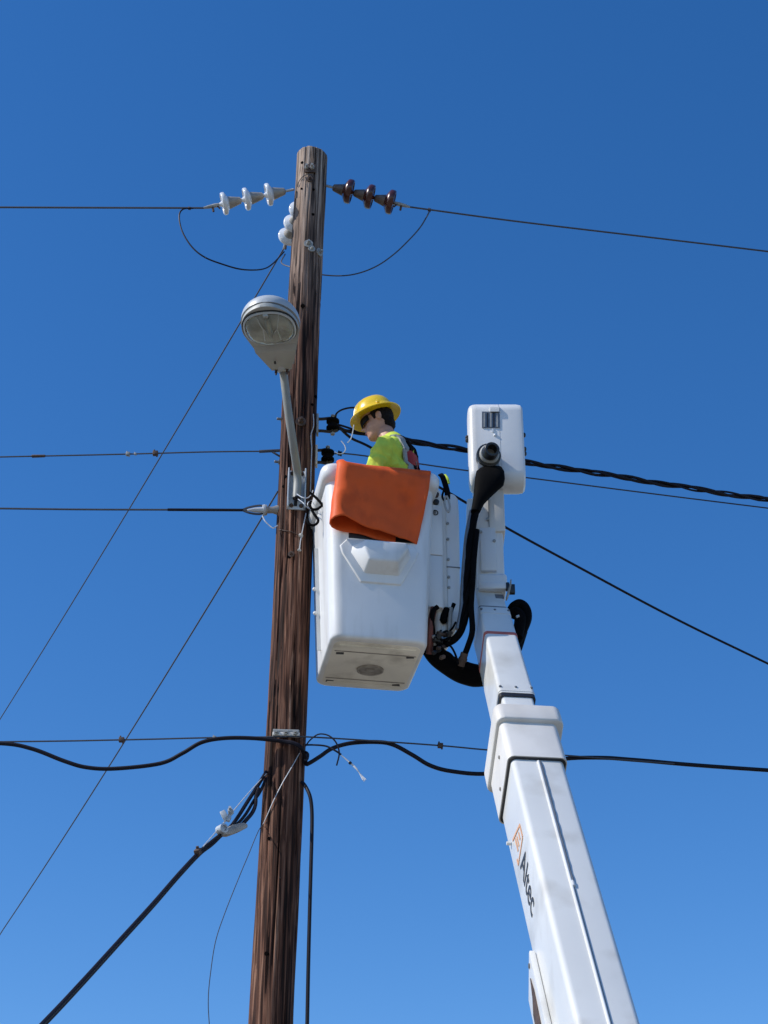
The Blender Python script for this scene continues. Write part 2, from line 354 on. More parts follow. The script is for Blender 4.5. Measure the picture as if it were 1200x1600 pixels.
# ------------------------------------------------------------------ insulator strings
def insulator_string(name, a, b, glaze, label, rad, thick, capm='capmetal'):
    a, b = Vector(a), Vector(b); ax = (b - a).normalized(); L = (b - a).length
    t = empty(name, a, label, 'insulator', 'insulator strings on the pole top')
    # eye link at the pole, then three bells, then the dead-end shoe
    ring = []; s1 = ax.orthogonal().normalized(); c = a + ax * .035
    for k_ in range(17): w = 2 * PI * k_ / 16; ring.append(c + ax * (.034 * math.cos(w)) + s1 * (.02 * math.sin(w)))
    MB().tube(ring, .008, 6, caps=False).build('shackle', M['galvdull'], t)
    step = (L - .17) / 3
    for i in range(3):
        p = a + ax * (.06 + step * i)
        disc_t = step * .72
        cap = MB().lathe(p, ax, [(0, .014), (.006, .024), (disc_t * .3, .031), (disc_t * .7, .043), (disc_t * .88, .047), (disc_t * .92, .036)], 18).build('cap', M[capm], t)
        R = rad
        prof = [(disc_t * .70, .036), (disc_t * .78, .05), (disc_t * .83, R * .70), (disc_t * .92, R * .93), (disc_t * 1.0, R), (disc_t * 1.16, R), (disc_t * 1.25, R * .95), (disc_t * 1.26, R * .84), (disc_t * 1.14, R * .8), (disc_t * 1.22, R * .62), (disc_t * 1.12, R * .55), (disc_t * 1.22, R * .42), (disc_t * 1.2, .024), (disc_t * 1.36, .012), (step, .010)]
        prof = [((disc_t * .97 + (t_ - disc_t * .97) * thick) if t_ < disc_t * 1.3 else t_, r_) for t_, r_ in prof]
        MB().lathe(p, ax, prof, 32).build('disc', glaze, t, ang=60)
    p = a + ax * (.06 + step * 3)
    mb = MB().tube([p - ax * .01, p + ax * .03, p + ax * .075, b], [.012, .015, .012, .007], 8); cl = mb.build('dead_end_clamp', M['galvdull'], t)
    dn = Vector((0, 0, -1)); dn = (dn - ax * dn.dot(ax)).normalized()
    MB().tube([p + ax * .045 + dn * -.012, p + ax * .05 + dn * .05], .008, 6).build('bolt', M['rustmetal'], cl)
    MB().tube([p + ax * .02 - dn * .004, p + ax * .0 + dn * .035], .006, 6).build('bolt', M['rustmetal'], cl)
    return t
LA = at(459, 296, 9.24); LB = at(318, 325, 9.24)
insulator_string('insulator_string', LA, LB, M['porcelain'], 'string of three white porcelain discs left of the pole top', .081, .8)
RA = at(507, 289.5, 9.3); RB = at(641, 323.5, 9.36)
insulator_string('insulator_string', RA, RB, M['brownglaze'], 'string of three glossy brown discs right of the pole top', .088, 1.15, 'capbrown')
BA = Vector((pcx(9.95) - .035, PY0 + .105, 9.93)); BB = Vector((-.742, 10.0, 9.93))
insulator_string('insulator_string', BA, BB, M['porcelain'], 'white disc string behind the pole, half hidden, pulling away from the viewer', .079, .8)

# ------------------------------------------------------------------ overhead wires
def wire(name, path, r, m, label, cat='wire', group='overhead wires', n=6):
    o = MB().tube(path, r, n).build(name, M[m]); tag(o, label, cat, group); return o
def on(path, px):                               # the path's point nearest to a picture column
    best = None
    for q in path:
        d = q - CAM; x = 600 + FPX * d.x / d.dot(FW)
        if best is None or abs(x - px) < best[0]: best = (abs(x - px), q)
    return best[1].copy()
def clamp(par, p, ax, s, m='galvdull', name='clamp'):
    ax = Vector(ax).normalized(); up = Vector((0, 0, 1)); yy = up.cross(ax).normalized(); R = Matrix((ax, yy, ax.cross(yy))).transposed()
    mb = MB().box(p, (s * 1.2, s, s), M=R).box(p + R @ Vector((-s * .3, 0, s * .65)), (s * .35, s * .5, s * .6), M=R).box(p + R @ Vector((s * .35, 0, -s * .6)), (s * .4, s * .6, s * .5), M=R)
    return mb.build(name, M[m], par, bevel=s * .1, ang=30)
def ext(a, b, k): return Vector(a) + (Vector(b) - Vector(a)) * k

P = span(LB, ext(LB, at(0, 322, 9.24), 6), .02, 60); wire('primary_wire', P, .0072, 'alu', 'thin bare wire leaving the white disc string to the left edge')
P = crom([RB, at(800, 345, 9.44), at(1000, 369, 9.55), at(1200, 393, 9.68), at(1500, 430, 9.95), at(1900, 482, 10.4)], 10)
wire('primary_wire', P, .0066, 'alu', 'thin bare wire leaving the brown disc string to the right edge')
P = span(BB, (-4.36, 18.2, 9.9), .05, 60); P += [Vector(P[-1]) + (Vector((-4.36, 18.2, 9.9)) - BB) * (.2 * i) for i in range(1, 8)]
wire('primary_wire', P, .0055, 'alu', 'thin slanting wire from the half hidden string passing behind the street light')
a = at(434, 768, 9.36); b = Vector((-4.02, 18.0, 7.35))
P = span(a, b, .06, 60); P += [b + (b - a) * (.2 * i) for i in range(1, 8)]
wire('neutral_wire', P, .0055, 'alu', 'thin slanting wire from beside the lamp bracket down to the left edge')
# left pair at the height of the lamp bracket
a = at(438, 705, 9.3); P = crom([a, at(330, 706, 9.28), at(200, 709.5, 9.28), at(0, 714, 9.28), at(-600, 727, 9.28), at(-2400, 760, 9.28)], 14)
wl = wire('neutral_wire', P, .0052, 'alu', 'upper of two level wires left of the lamp bracket, with small clamps')
clamp(wl, on(P, 198), (1, 0, 0), .022); clamp(wl, on(P, 214), (1, 0, 0), .013); clamp(wl, on(P, 240), (1, 0, 0), .028, 'rustmetal')
MB().tube([on(P, 48), on(P, 60), on(P, 74)], [.009, .0105, .009], 8).build('splice', M['rustmetal'], wl)
MB().tube([at(405, 705.5, 9.3), at(425, 704.5, 9.3), at(439, 704, 9.32)], .010, 8).build('preformed_grip', M['alu'], wl)
MB().tube(crom([at(424, 705, 9.3), at(432, 710, 9.3), at(439, 714, 9.31)], 4), .007, 6).build('preformed_grip', M['alu'], wl)
a = at(386, 797, 9.26); P = crom([a, at(270, 796.5, 9.26), at(130, 796, 9.26), at(0, 794.5, 9.26), at(-700, 786, 9.26), at(-2400, 770, 9.26)], 14)
wl = wire('neutral_wire', P, .0068, 'alu', 'lower of two level wires, dead-ended on a beige spool left of the pole')
MB().tube([at(262, 796.4, 9.26), at(320, 796.7, 9.26), at(380, 797, 9.26)], .0092, 8).build('preformed_grip', M['cable'], wl)
MB().tube(crom([at(378, 797, 9.26), at(390, 792.5, 9.26), at(408, 790, 9.26), at(413, 796, 9.26), at(408, 803, 9.26), at(392, 802, 9.26), at(378, 797, 9.26)], 6), .0075, 6).build('thimble_loop', M['alu'], wl)
MB().tube([at(386, 797, 9.25), at(398, 797, 9.25), at(413, 797, 9.25)], [.005, .016, .02], 8).build('thimble', M['galv'], wl)
sp = empty('spool_insulator', at(436, 797, 9.26), 'beige spool on a bolt at the left side of the pole below lamp bracket', 'insulator')
x0 = at(411, 797, 9.26); x1 = at(436, 797, 9.28); ax = (x1 - x0)
MB().lathe(x0, ax, [(0, .022), (.004, .034), (.022, .034), (.027, .022), (.06, .021), (.085, .03), (.1, .03)], 16).build('spool', M['capmetal'], sp)
MB().lathe(x0 - ax.normalized() * .006, ax, [(0, .012), (.004, .034), (.018, .036), (.02, .02)], 16).build('collar', M['galv'], sp)
# little bright tie wire tail below the spool
tag(MB().tube(crom([at(410, 806, 9.2), at(414, 814, 9.19), at(421, 821, 9.19), at(427, 825, 9.19), at(434, 821, 9.2)], 6), .004, 6).build('tie_wire_tail', M['tie']), 'short bright curled wire tail under the beige spool', 'wire')

# right-hand service lines, spools on the right flank of the pole
def spool_rack(c, label, m2):
    c = Vector(c); t = empty('spool_rack', c, label, 'insulator', 'black spool racks on the right of the pole')
    x0 = pcx(c.z) + prad(c.z)
    for s in (-1, 1):
        MB().tube(crom([(x0 - .03, c.y + .0, c.z + s * .048), (x0 + .03, c.y, c.z + s * .046), (c.x - .012, c.y, c.z + s * .052), (c.x + .03, c.y, c.z + s * .04)], 5), .013, 8, flat=(.6, 1.1)).build('clevis_arm', M['blackmetal'], t)
    MB().box((x0 + .004, c.y, c.z), (.014, .05, .15)).build('back_strap', M[m2], t, bevel=.003)
    MB().lathe(c + Vector((0, 0, -.04)), (0, 0, 1), [(0, .03), (.006, .042), (.022, .042), (.03, .026), (.05, .026), (.058, .042), (.074, .042), (.08, .03)], 18).build('spool', M['black'], t)
    MB().lathe(c + Vector((0, 0, -.075)), (0, 0, 1), [(0, .014), (.012, .014), (.012, .008), (.14, .008), (.14, .014), (.15, .014)], 8).build('pin', M['galvdull'], t, ang=30)
    return t
s1 = at(520, 664, 9.3); spool_rack(s1, 'upper black spool and clevis between the pole and the hard hat', 'galvdull')
s2 = at(512, 713, 9.32); spool_rack(s2, 'lower black spool and clevis just above the bucket rim by the pole', 'cream')
cor = crom([s1 + Vector((.03, 0, -.01)), at(556, 674, 9.36), at(640, 689, 9.42), at(720, 702, 9.5), at(820, 722, 9.62), at(950, 742, 9.8), at(1080, 763, 10.0), at(1200, 781, 10.2), at(1500, 826, 10.8), at(1900, 880, 11.6)], 14)
tri = empty('service_cable', s1, 'thick twisted black cable passing behind the worker to the right edge', 'cable', 'overhead wires')
for i in range(3): MB().tube(helix(cor, .0125, 13, 2 * PI * i / 3), .0105 if i else .0075, 6).build('strand', M['cable'], tri)
P = crom([s2 + Vector((.02, 0, .02)), at(560, 711, 9.36), at(720, 734, 9.55), at(820, 746, 9.68), at(1000, 769, 9.95), at(1200, 794, 10.3), at(1900, 880, 11.6)], 12)
wr = wire('neutral_wire', P, .0052, 'alu', 'thin wire just under the twisted cable, running to the right edge')
clamp(wr, on(P, 532), (1, .1, 0), .022, 'black')
P = crom([s1 + Vector((.02, -.01, 0)), at(548, 684, 9.4), at(577, 698, 9.52), at(640, 735, 9.75), at(724, 783, 10.05), at(783, 820, 10.2), at(900, 884, 10.65), at(1050, 964, 11.2), at(1200, 1037, 11.7), at(1500, 1180, 12.7), at(1900, 1350, 14)], 10)
wire('service_cable', P, .0092, 'cable', 'single black cable sloping down from behind the jib to the right edge', 'cable')
P = crom([at(524, 654, 9.3), at(526, 646, 9.3), at(535, 640, 9.31), at(550, 637, 9.32), at(563, 640, 9.36), at(575, 655, 9.4)], 6)
wire('jumper_wire', P, .0065, 'cable', 'short black wire arching from the upper spool towards the hard hat')
# pale wire hook hanging in front of the face
P = crom([at(553, 664, 9.05), at(551, 676, 9.05), at(548, 686, 9.05), at(543, 692, 9.05)], 6); o = wire('tie_wire_tail', P, .0034, 'tie', 'pale wire end dangling in front of the worker hat brim')
P = crom([at(533, 689, 9.05), at(538, 695, 9.05), at(540, 702, 9.05), at(536, 708, 9.05), at(529, 709, 9.05), at(523, 706, 9.05)], 6); wire('tie_wire_tail', P, .0034, 'tie', 'small pale curled wire just above the lower black spool')

# jumper loops at the pole top
P = crom([at(302, 325.5, 9.24), at(286, 327, 9.22), at(280, 338, 9.2), at(285, 362, 9.2), at(300, 386, 9.2), at(320, 402, 9.2), at(348, 413, 9.22), at(378, 421, 9.28), at(408, 421, 9.5), at(425, 413, 9.75), BB + Vector((.005, -.01, -.035))], 8)
jl = wire('jumper_wire', P, .0054, 'cable', 'drooping jumper loop under the white disc string')
clamp(jl, at(296, 325.5, 9.24), (1, 0, 0), .016, 'rustmetal')
P = crom([at(672, 328.5, 9.38), at(666, 340, 9.38), at(656, 356, 9.38), at(640, 374, 9.38), at(617, 396, 9.4), at(590, 415, 9.42), at(560, 427, 9.45), at(530, 431, 9.48), at(495, 428, 9.5), at(460, 419, 9.55), at(440, 411, 9.75), BB + Vector((.012, 0, -.05))], 8)
jr = wire('jumper_wire', P, .0052, 'alu', 'drooping jumper loop under the brown disc string, passing behind the pole')
clamp(jr, at(671, 328, 9.38), (1, .1, -.1), .018, 'rustmetal')

# ------------------------------------------------------------------ telephone strand and cables, low on the pole
clampt = empty('strand_clamp', polep(447, 1148), 'pale three-bolt clamp on the pole holding the lower strand', 'clamp')
pc = polep(447, 1148, .012); n = pnorm(pc)
MB().box(pc, (.155, .03, .022), rz=.08).build('clamp_plate', M['cream'], clampt, bevel=.004)
MB().box(pc + Vector((0, -.004, .02)), (.15, .02, .018), rz=.08).build('clamp_plate', M['galvdull'], clampt, bevel=.004)
for dx in (-.055, 0, .055): MB().lathe(pc + Vector((dx, -.012, .006)), (0, -1, 0), [(0, .016), (.014, .016), (.014, .008), (.03, .008)], 6).build('bolt', M['galvdull'], clampt, ang=30)
SY = pc.y - .006
P = crom([at(-2200, 1178, 9.1), at(-600, 1164, 9.14), at(0, 1159, SY), at(190, 1156, SY), at(335, 1152.5, SY), at(430, 1151.5, SY), at(470, 1151, SY), at(560, 1156, 9.25), at(688, 1165, 9.36), at(765, 1172, 9.42), at(880, 1180, 9.55), at(960, 1186, 9.66), at(1200, 1203, 10.0), at(1900, 1245, 11)], 14)
st = wire('support_strand', P, .005, 'alu', 'thin level strand carrying the black cable across the lower pole')
clamp(st, on(P, 190), (1, 0, 0), .026, 'rustmetal'); clamp(st, on(P, 335), (1, 0, 0), .016); clamp(st, on(P, 687), (1, .1, 0), .026, 'rustmetal')
CY = SY - .012
P = crom([at(-2200, 1180, 9.1), at(-600, 1166, 9.12), at(-120, 1160, CY), at(0, 1161.5, CY), at(50, 1170, CY), at(100, 1189, CY), at(135, 1199, CY), at(180, 1201, CY), at(250, 1193, CY), at(285, 1177, CY), at(315, 1160, CY), at(350, 1153.5, CY), at(395, 1153.5, CY), at(440, 1158, CY), at(458, 1161, CY - .01), at(470, 1168, CY), at(476, 1180, CY + .06), at(478, 1193, CY + .1), at(484, 1192, 9.22), at(500, 1182, 9.24), at(520, 1169, 9.26), at(550, 1161, 9.28), at(590, 1159.5, 9.3), at(615, 1164, 9.32), at(645, 1180, 9.34), at(672, 1196, 9.36), at(705, 1205, 9.4), at(760, 1209, 9.44), at(830, 1198, 9.52), at(880, 1186, 9.58), at(940, 1184, 9.66), at(1000, 1188, 9.75), at(1200, 1203.5, 9.98), at(1900, 1247, 11)], 8)
wire('telephone_cable', P, .0125, 'cable', 'thick black cable sagging in waves under the thin strand across the pole', 'cable', n=8)
MB_ = MB().tube(crom([at(477, 1175, 9.2), at(481, 1178, 9.18), at(480, 1186, 9.17), at(476, 1188, 9.18)], 5), .008, 6); tag(MB_.build('cable_loop', M['cable']), 'tiny black loop at the right flank of the pole under the strand', 'cable')
# loose cut wires, right of the pole
P = crom([at(477, 1166, 9.19), at(485, 1156, 9.18), at(497, 1147.5, 9.17), at(510, 1148, 9.16), at(520, 1154, 9.15), at(527, 1164, 9.15), at(530, 1178, 9.15), at(526, 1196, 9.15)], 8); wire('loose_wire', P, .0046, 'cable', 'thin black wire curling over and down just right of the pole')
P = crom([at(477, 1164, 9.19), at(492, 1164, 9.17), at(510, 1166, 9.16), at(524, 1173, 9.15), at(533, 1179, 9.15)], 8)
lw = wire('loose_wire', P, .0055, 'cable', 'cut cable with a frayed silver end hanging right of the pole')
for d in (-2, 0, 1.5, 3): MB().tube(crom([at(531, 1178, 9.15), at(545, 1190 + d * .3, 9.15), at(556, 1200 + d * .5, 9.14), at(563 + d * .5, 1210 + d * .3, 9.14), at(569 + d, 1221 - abs(d), 9.13)], 5), .0026, 5).build('strand', M['tie'], lw)
MB().lathe(at(546, 1191, 9.145), at(549, 1194, 9.145) - at(546, 1191, 9.145), [(0, .009), (.012, .009)], 8).build('tape_band', M['cable'], lw)
# cable down the right flank
P = crom([at(472, 1222, 9.24), at(477, 1228, 9.22), at(484, 1243, 9.2), at(487, 1262, 9.2), at(487.5, 1290, 9.2), at(486, 1350, 9.2), at(484, 1420, 9.2), at(482, 1500, 9.2), at(480, 1600, 9.2), at(478, 1700, 9.2), at(476, 1900, 9.2), (-.47, 9.2, .0)], 8)
wire('riser_cable', P, .0105, 'cable', 'black cable hanging straight down along the right side of the pole', 'cable', n=8)
# thin grounding wire hanging free on the left
P = crom([polep(411, 1288, .01), at(403, 1300, 9.15), at(388, 1336, 9.08), at(373, 1372, 9.04), at(352, 1425, 9.0), at(337, 1470, 8.98), at(329, 1520, 8.96), at(325.5, 1560, 8.95), at(327, 1600, 8.95), at(334, 1680, 8.95), at(350, 1850, 9.0), (-.6, 9.1, .3)], 8)
wire('ground_wire', P, .0024, 'alu', 'thin pale wire bowing out left of the lower pole')
# service drop to the lower left with its splice box
drop = empty('service_drop', at(414, 1212, 9.2), 'thick black cables slanting from the pole down to the lower left corner', 'cable', 'overhead wires')
DN = [at(416, 1206, 9.22), at(400, 1232, 9.1), at(384, 1257, 8.98), at(372, 1276, 8.9), at(360, 1292, 8.84), at(345, 1304, 8.78), at(330, 1316, 8.74), at(312, 1331, 8.66), at(280, 1365, 8.45), at(240, 1411, 8.2), at(190, 1466, 7.9), at(130, 1532, 7.55), at(66, 1600, 7.2), at(-120, 1790, 6.3)]
MB().tube(crom(DN, 8), .0105, 8).build('cable', M['cable'], drop)
off = Vector((.0, 0, -.018)); D2 = [at(416, 1216, 9.2), at(406, 1238, 9.1), at(396, 1252, 9.05), at(384, 1272, 8.95)] + [at(370, 1288, 8.88), at(350, 1302, 8.8), at(331, 1320, 8.74)] + [q + off * .8 for q in DN[7:]]
MB().tube(crom(D2, 8), .0085, 8).build('cable', M['cable'], drop)
D3 = [at(404, 1232, 9.1), at(400, 1244, 9.06), at(399, 1258, 9.02), at(394, 1270, 8.98), at(384, 1282, 8.93), at(376, 1291, 8.9)]
MB().tube(crom(D3, 8), .011, 8).build('cable', M['cable'], drop)
MB().tube(crom([at(416, 1209, 9.2), at(392, 1235, 9.06), at(367, 1264, 8.9), at(350, 1285, 8.8), at(330, 1308, 8.72), at(317, 1323, 8.66)], 8), .0034, 6).build('support_wire', M['tie'], drop)
cc = at(309, 1331, 8.63); clamp(drop, cc, DN[8] - DN[7], .03, 'rustmetal', 'strap')
# the pale splice box with its little bracket hangs on the drop
bx = empty('splice_box', at(366, 1288, 8.82), 'small pale splice housing clipped on the slanting cable left of the pole', 'splice box')
axd = (at(385, 1287, 8.86) - at(345, 1299, 8.76)).normalized()
outl = [(-.11, -.012), (-.09, .03), (-.02, .055), (.06, .045), (.085, .02), (.08, -.012), (.02, -.028), (-.06, -.034)]
eyb = (Vector((0, 0, 1)) - axd * axd.z).normalized(); ezb = axd.cross(eyb).normalized()
if ezb.y > 0: ezb = -ezb
cb = at(366, 1294, 8.82)
MB().poly([(x * .9, y * .55 - .012) for x, y in outl], axd, eyb, ezb, cb - ezb * .025, .05).build('housing', M['capmetal'], bx, bevel=.006)
hc = at(346, 1296, 8.77)
MB().lathe(hc, ezb, [(-.02, .026), (.028, .026), (.03, .016), (.02, .014)], 14).build('cable_boss', M['galv'], bx)
for i, q in enumerate(((350, 1273, 8.79), (356, 1279, 8.8))):
    MB().box(at(*q), (.03, .02, .045 - i * .015), rz=.3, M=Matrix.Rotation(-.5 + .9 * i, 3, 'Y')).build('bracket_plate', M['galv'], bx, bevel=.003)
MB().tube([at(351, 1282, 8.78), at(364, 1268, 8.86)], .012, 8, flat=(1, .4)).build('bracket_plate', M['galv'], bx)
MB().lathe(at(360, 1270, 8.82), (0, -1, .3), [(0, .014), (.03, .014), (.03, .008), (.05, .008)], 6).build('bolt', M['galv'], bx, ang=30)

# ------------------------------------------------------------------ street light
LT = empty('street_light', at(462, 768, 9.17), 'grey cobra head street light on a steel arm, left of the pole', 'street light')
bp0 = polep(463, 737); bp1 = polep(464, 797); nb = pnorm(bp0.lerp(bp1, .5)); exb = Vector((0, 0, 1)).cross(nb).normalized(); R3 = Matrix((exb, nb, Vector((0, 0, 1)))).transposed()
cbk = bp0.lerp(bp1, .5); H = bp0.z - bp1.z
br = MB().box(cbk + nb * .004, (.115, .012, H), M=R3).box(cbk + nb * .024 + exb * .052, (.01, .05, H), M=R3).box(cbk + nb * .024 - exb * .052, (.01, .05, H), M=R3).build('mounting_bracket', M['galv'], LT, bevel=.003)
for (dx, dz) in ((-.03, .42), (.03, .42), (-.03, -.42), (.03, -.42)): MB().lathe(cbk + nb * .01 + exb * dx + Vector((0, 0, H * dz)), nb, [(0, .013), (.012, .013), (.012, .007), (.025, .007)], 6).build('bolt', M['rustmetal'], br, ang=30)
MB().box(cbk + nb * .012 + exb * -.005 + Vector((0, 0, -H * .36)), (.02, .01, .035), M=R3).build('slot', M['inkblack'], br)
a0 = cbk + nb * .055 + Vector((0, 0, -H * .3)); a3 = at(442, 575, 8.78)
arm = crom([a0, cbk + nb * .06 + Vector((0, 0, H * .3)), at(459, 700, 8.98), at(450, 640, 8.86), a3], 8)
MB().tube(arm, [.028 for i in range(len(arm))], 14, flat=(.9, .8)).build('arm', M['armgrey'], LT)
MB().lathe(arm[0] + (arm[0] - arm[1]).normalized() * .001, arm[0] - arm[1], [(0, .026), (.006, .026), (.006, .01), (-.02, .01)], 14).build('arm_end', M['inkblack'], LT)
# lamp head: long rounded housing, nose towards the viewer
hn = at(412, 492, 8.16); hj = at(440, 570, 8.75); hn.z = hj.z + .03
hx = (hj - hn).normalized(); hy = hx.cross(Vector((0, 0, 1))).normalized(); hz = hy.cross(hx).normalized()   # hx nose -> neck
if hz.z < 0: hz = -hz
HM = Matrix.Translation(hn) @ Matrix((hx, hy, hz)).transposed().to_4x4() @ Matrix.Diagonal((.93, 1.0, 1.0, 1))
def head_half(x):                              # half width along the head
    if x < .30: return .178 * math.sqrt(max(0, 1 - ((.225 - x) / .225) ** 2)) if x < .225 else .178 - .012 * ((x - .225) / .075) ** 2
    t = (x - .30) / .34; return .166 * (1 - t) + .078 * t
def shell(x0, x1, zt, zb, name, m, par, k=44, inset=0, pw=.75):
    rings = []
    for i in range(k + 1):
        u = i / k; x = x0 + (x1 - x0) * u ** 2.3; w = max(head_half(x) - inset, .004)
        top = zt(x); bot = zb(x); ring = []
        for j in range(25):
            t = PI * j / 24; ring.append((x, w * math.cos(t), bot + (top - bot) * math.sin(t) ** pw))
        for j in range(1, 12): ring.append((x, -w + 2 * w * j / 12, bot))
        rings.append(ring)
    return MB(HM).loft(rings).build(name, m, par, ang=50)
def ztop(x):
    if x < .2: return .015 + .115 * math.sqrt(max(0, 1 - ((.2 - x) / .2) ** 2))
    return .13 - .075 * min(1, ((x - .2) / .44)) ** 1.3
shell(.001, .64, ztop, lambda x: 0.0, 'housing', M['lampgrey'], LT)
door = shell(.0008, .60, lambda x: -.006, lambda x: -.036 if x < .42 else -.036 + .01 * (x - .42) / .18, 'door', M['lampunder'], LT, inset=.006, pw=.1)
shell(.35, .655, lambda x: -.03, lambda x: -.062 + .05 * max(0, (.42 - x) / .07) if x < .42 else -.062 + .03 * (x - .42) / .22, 'ballast_cover', M['lampunder'], LT, inset=.012)
# lens ring, reflector, glass
lens_c = (.205, 0)
def oval(k=40, s=1.0, z=0):
    out = []
    for i in range(k):
        t = 2 * PI * i / k; c, s_ = math.cos(t), math.sin(t)
        out.append((lens_c[0] + .158 * s * (abs(c) ** .85) * (1 if c > 0 else -1), lens_c[1] + .154 * s * (abs(s_) ** .85) * (1 if s_ > 0 else -1), z))
    return out
MB(HM).loft([oval(s=1.0, z=-.035), oval(s=1.03, z=-.048), oval(s=.97, z=-.054), oval(s=.93, z=-.046), oval(s=.93, z=-.036)], (False, False)).build('lens_ring', M['lampgrey'], door)
MB(HM).loft([oval(s=1.07, z=-.0365), oval(s=1.07, z=-.041), oval(s=1.03, z=-.041)], (False, False)).build('gasket', M['inkblack'], door)
MB(HM).loft([oval(s=.94, z=-.0372), oval(s=.80, z=-.0374), oval(s=.5, z=-.0376), oval(s=.05, z=-.0378)], (False, True)).build('reflector', M['reflector'], door)
MB(HM).loft([oval(s=.93, z=-.050), oval(s=.86, z=-.068), oval(s=.72, z=-.082), oval(s=.5, z=-.092), oval(s=.25, z=-.097), oval(s=.03, z=-.098)], (False, True)).build('lens', M['glass'], door)
MB(HM).lathe((.10, 0, -.056), (1, 0, 0), [(0, .01), (.02, .017), (.12, .017), (.16, .011), (.17, .004)], 12).build('bulb', M['reflector'], door)
for pts in (((.08, .075), (.20, .045), (.30, .052)), ((.085, -.06), (.19, -.035), (.30, -.045)), ((.20, .045), (.26, .0), (.19, -.035)), ((.325, .08), (.335, .0), (.325, -.08))):
    MB(HM).tube([(x, y, -.046) for x, y in pts], .0045, 6).build('reflection_line', M['porcelain'], door)  # pale tubes added inside the lens to imitate V-shaped reflections in the glass
MB(HM).box((.062, .0, -.062), (.02, .03, .018)).build('latch', M['lampunder'], door, bevel=.003)
MB(HM).box((.53, -.02, -.064), (.018, .012, .01)).build('screw', M['inkblack'], door)
MB(HM).lathe((.61, 0, .012), (1, 0, 0), [(0, .05), (.06, .05), (.09, .042)], 16).build('neck_collar', M['lampgrey'], LT)
for yy in (-.05, .05): MB(HM).lathe((.655, yy * .7, -.02), (0, 0, -1), [(0, .010), (.03, .010), (.03, .006), (.045, .006)], 6).build('clamp_bolt', M['rustmetal'], LT, ang=30)
# two black wire hooks and the lamp lead beside the bracket
def hook(pts, label):
    o = MB().tube(crom([at(a, b, 8.86) for a, b in pts], 6), .0085, 8).build('cable_hook', M['black']); tag(o, label, 'hook')
hook(((485, 770), (494, 778), (502, 787), (502, 791), (494, 796), (487, 795), (484, 788), (486, 783)), 'black curled cable end on the pole, upper of two by the bucket')
hook(((487, 797), (492, 805), (497, 812), (495, 818), (488, 821), (482, 817), (480, 810)), 'black curled cable end on the pole, lower of two by the bucket')
ld = empty('lamp_lead', at(465, 775, 9.05), 'pale thin wires from the lamp bracket to the black curled ends', 'wire')
for pts in (((464, 772), (472, 777), (480, 778), (486, 773), (489, 766)), ((466, 780), (474, 786), (479, 792), (486, 796)), ((486, 782), (481, 786), (482, 793), (489, 797))):
    MB().tube(crom([at(a, b, 9.03 if i_ == 0 else 8.9) for i_, (a, b) in enumerate(pts)], 6), .003, 6).build('wire', M['tie'], ld)
# ------------------------------------------------------------------ aerial lift: boom, jib, bucket
BAX = Vector((-.0658, .5655, .822)).normalized(); BS = BAX.cross(Vector((0, 0, 1))).normalized(); BN = BS.cross(BAX).normalized()
C1 = atd(840, 1187, 8.71)                       # centre of the outer boom's top face at its collar
lift = empty('aerial_lift', C1 - BAX * 3.4 + Vector((0, 0, 0)), 'white telescopic boom lift with jib and bucket reaching up beside the pole', 'boom lift')
ORG[lift.name] = Vector((C1 - BAX * 3.4).to_tuple()); lift.location = Vector((ORG[lift.name].x, ORG[lift.name].y, 0)); ORG[lift.name] = lift.location.copy()
def bp(t, s=0, n=0): return C1 + BAX * t + BS * s + BN * n
def bbox(name, t0, t1, w, h, m, par, n0=0.0, w1=None, h1=None, s0=0.0, r=.03, bev=0, base=None, caps=(True, True)):
    rings = []
    for t, ww, hh in ((t0, w, h), (t1, w1 or w, h1 or h)):
        c = (base(t) if base else bp(t)); rings.append([c + BS * (x + s0) + BN * (y - hh / 2 + n0) for x, y in rrect(ww, hh, r, 5)])
    return MB().loft(rings, caps).build(name, m, par, ang=45, bevel=bev)
outer = bbox('outer_boom', -3.7, .02, .27, .37, M['white'], lift, r=.028)
# raised seam and conduit down the middle of the top face
MB().tube([bp(-3.6, .0, .002), bp(-1.5, .0, .002), bp(-.02, .0, .002)], .0085, 8, flat=(1, .9), nrm=BN).build('top_seam', M['white'], outer)
MB().tube([bp(-1.02 + i * .0345, .0105 + .0008 * math.sin(i * 1.7), .002) for i in range(30)], [.006 + .0008 * math.sin(i * 2.1) for i in range(30)], 8).build('conduit', M['greyplate'], outer)
MB().tube([bp(-3.5, .0095, .0), bp(-1.04, .0095, .0)], .003, 6).build('conduit', M['greyplate'], outer)
MB().lathe(bp(-1.05, .006, .002), BAX, [(0, .010), (.03, .011), (.04, .008)], 10).build('conduit_clip', M['white'], outer)
# collar with thick flange
collar = bbox('boom_collar', .0, .335, .305, .41, M['cream'], lift, n0=.018, r=.035)
bbox('collar_flange', .325, .47, .355, .47, M['cream'], collar, n0=.045, r=.045, bev=.012, s0=.008)
bbox('collar_seal', -.006, .004, .292, .395, M['inkblack'], collar, n0=.012, r=.03)
for (t, n_) in ((.06, -.22), (.2, -.12)):
    MB().lathe(bp(t, -.153, n_), -BS, [(0, .010), (.005, .010), (.007, .005)], 8).build('latch_pin', M['capmetal'], collar, ang=30)
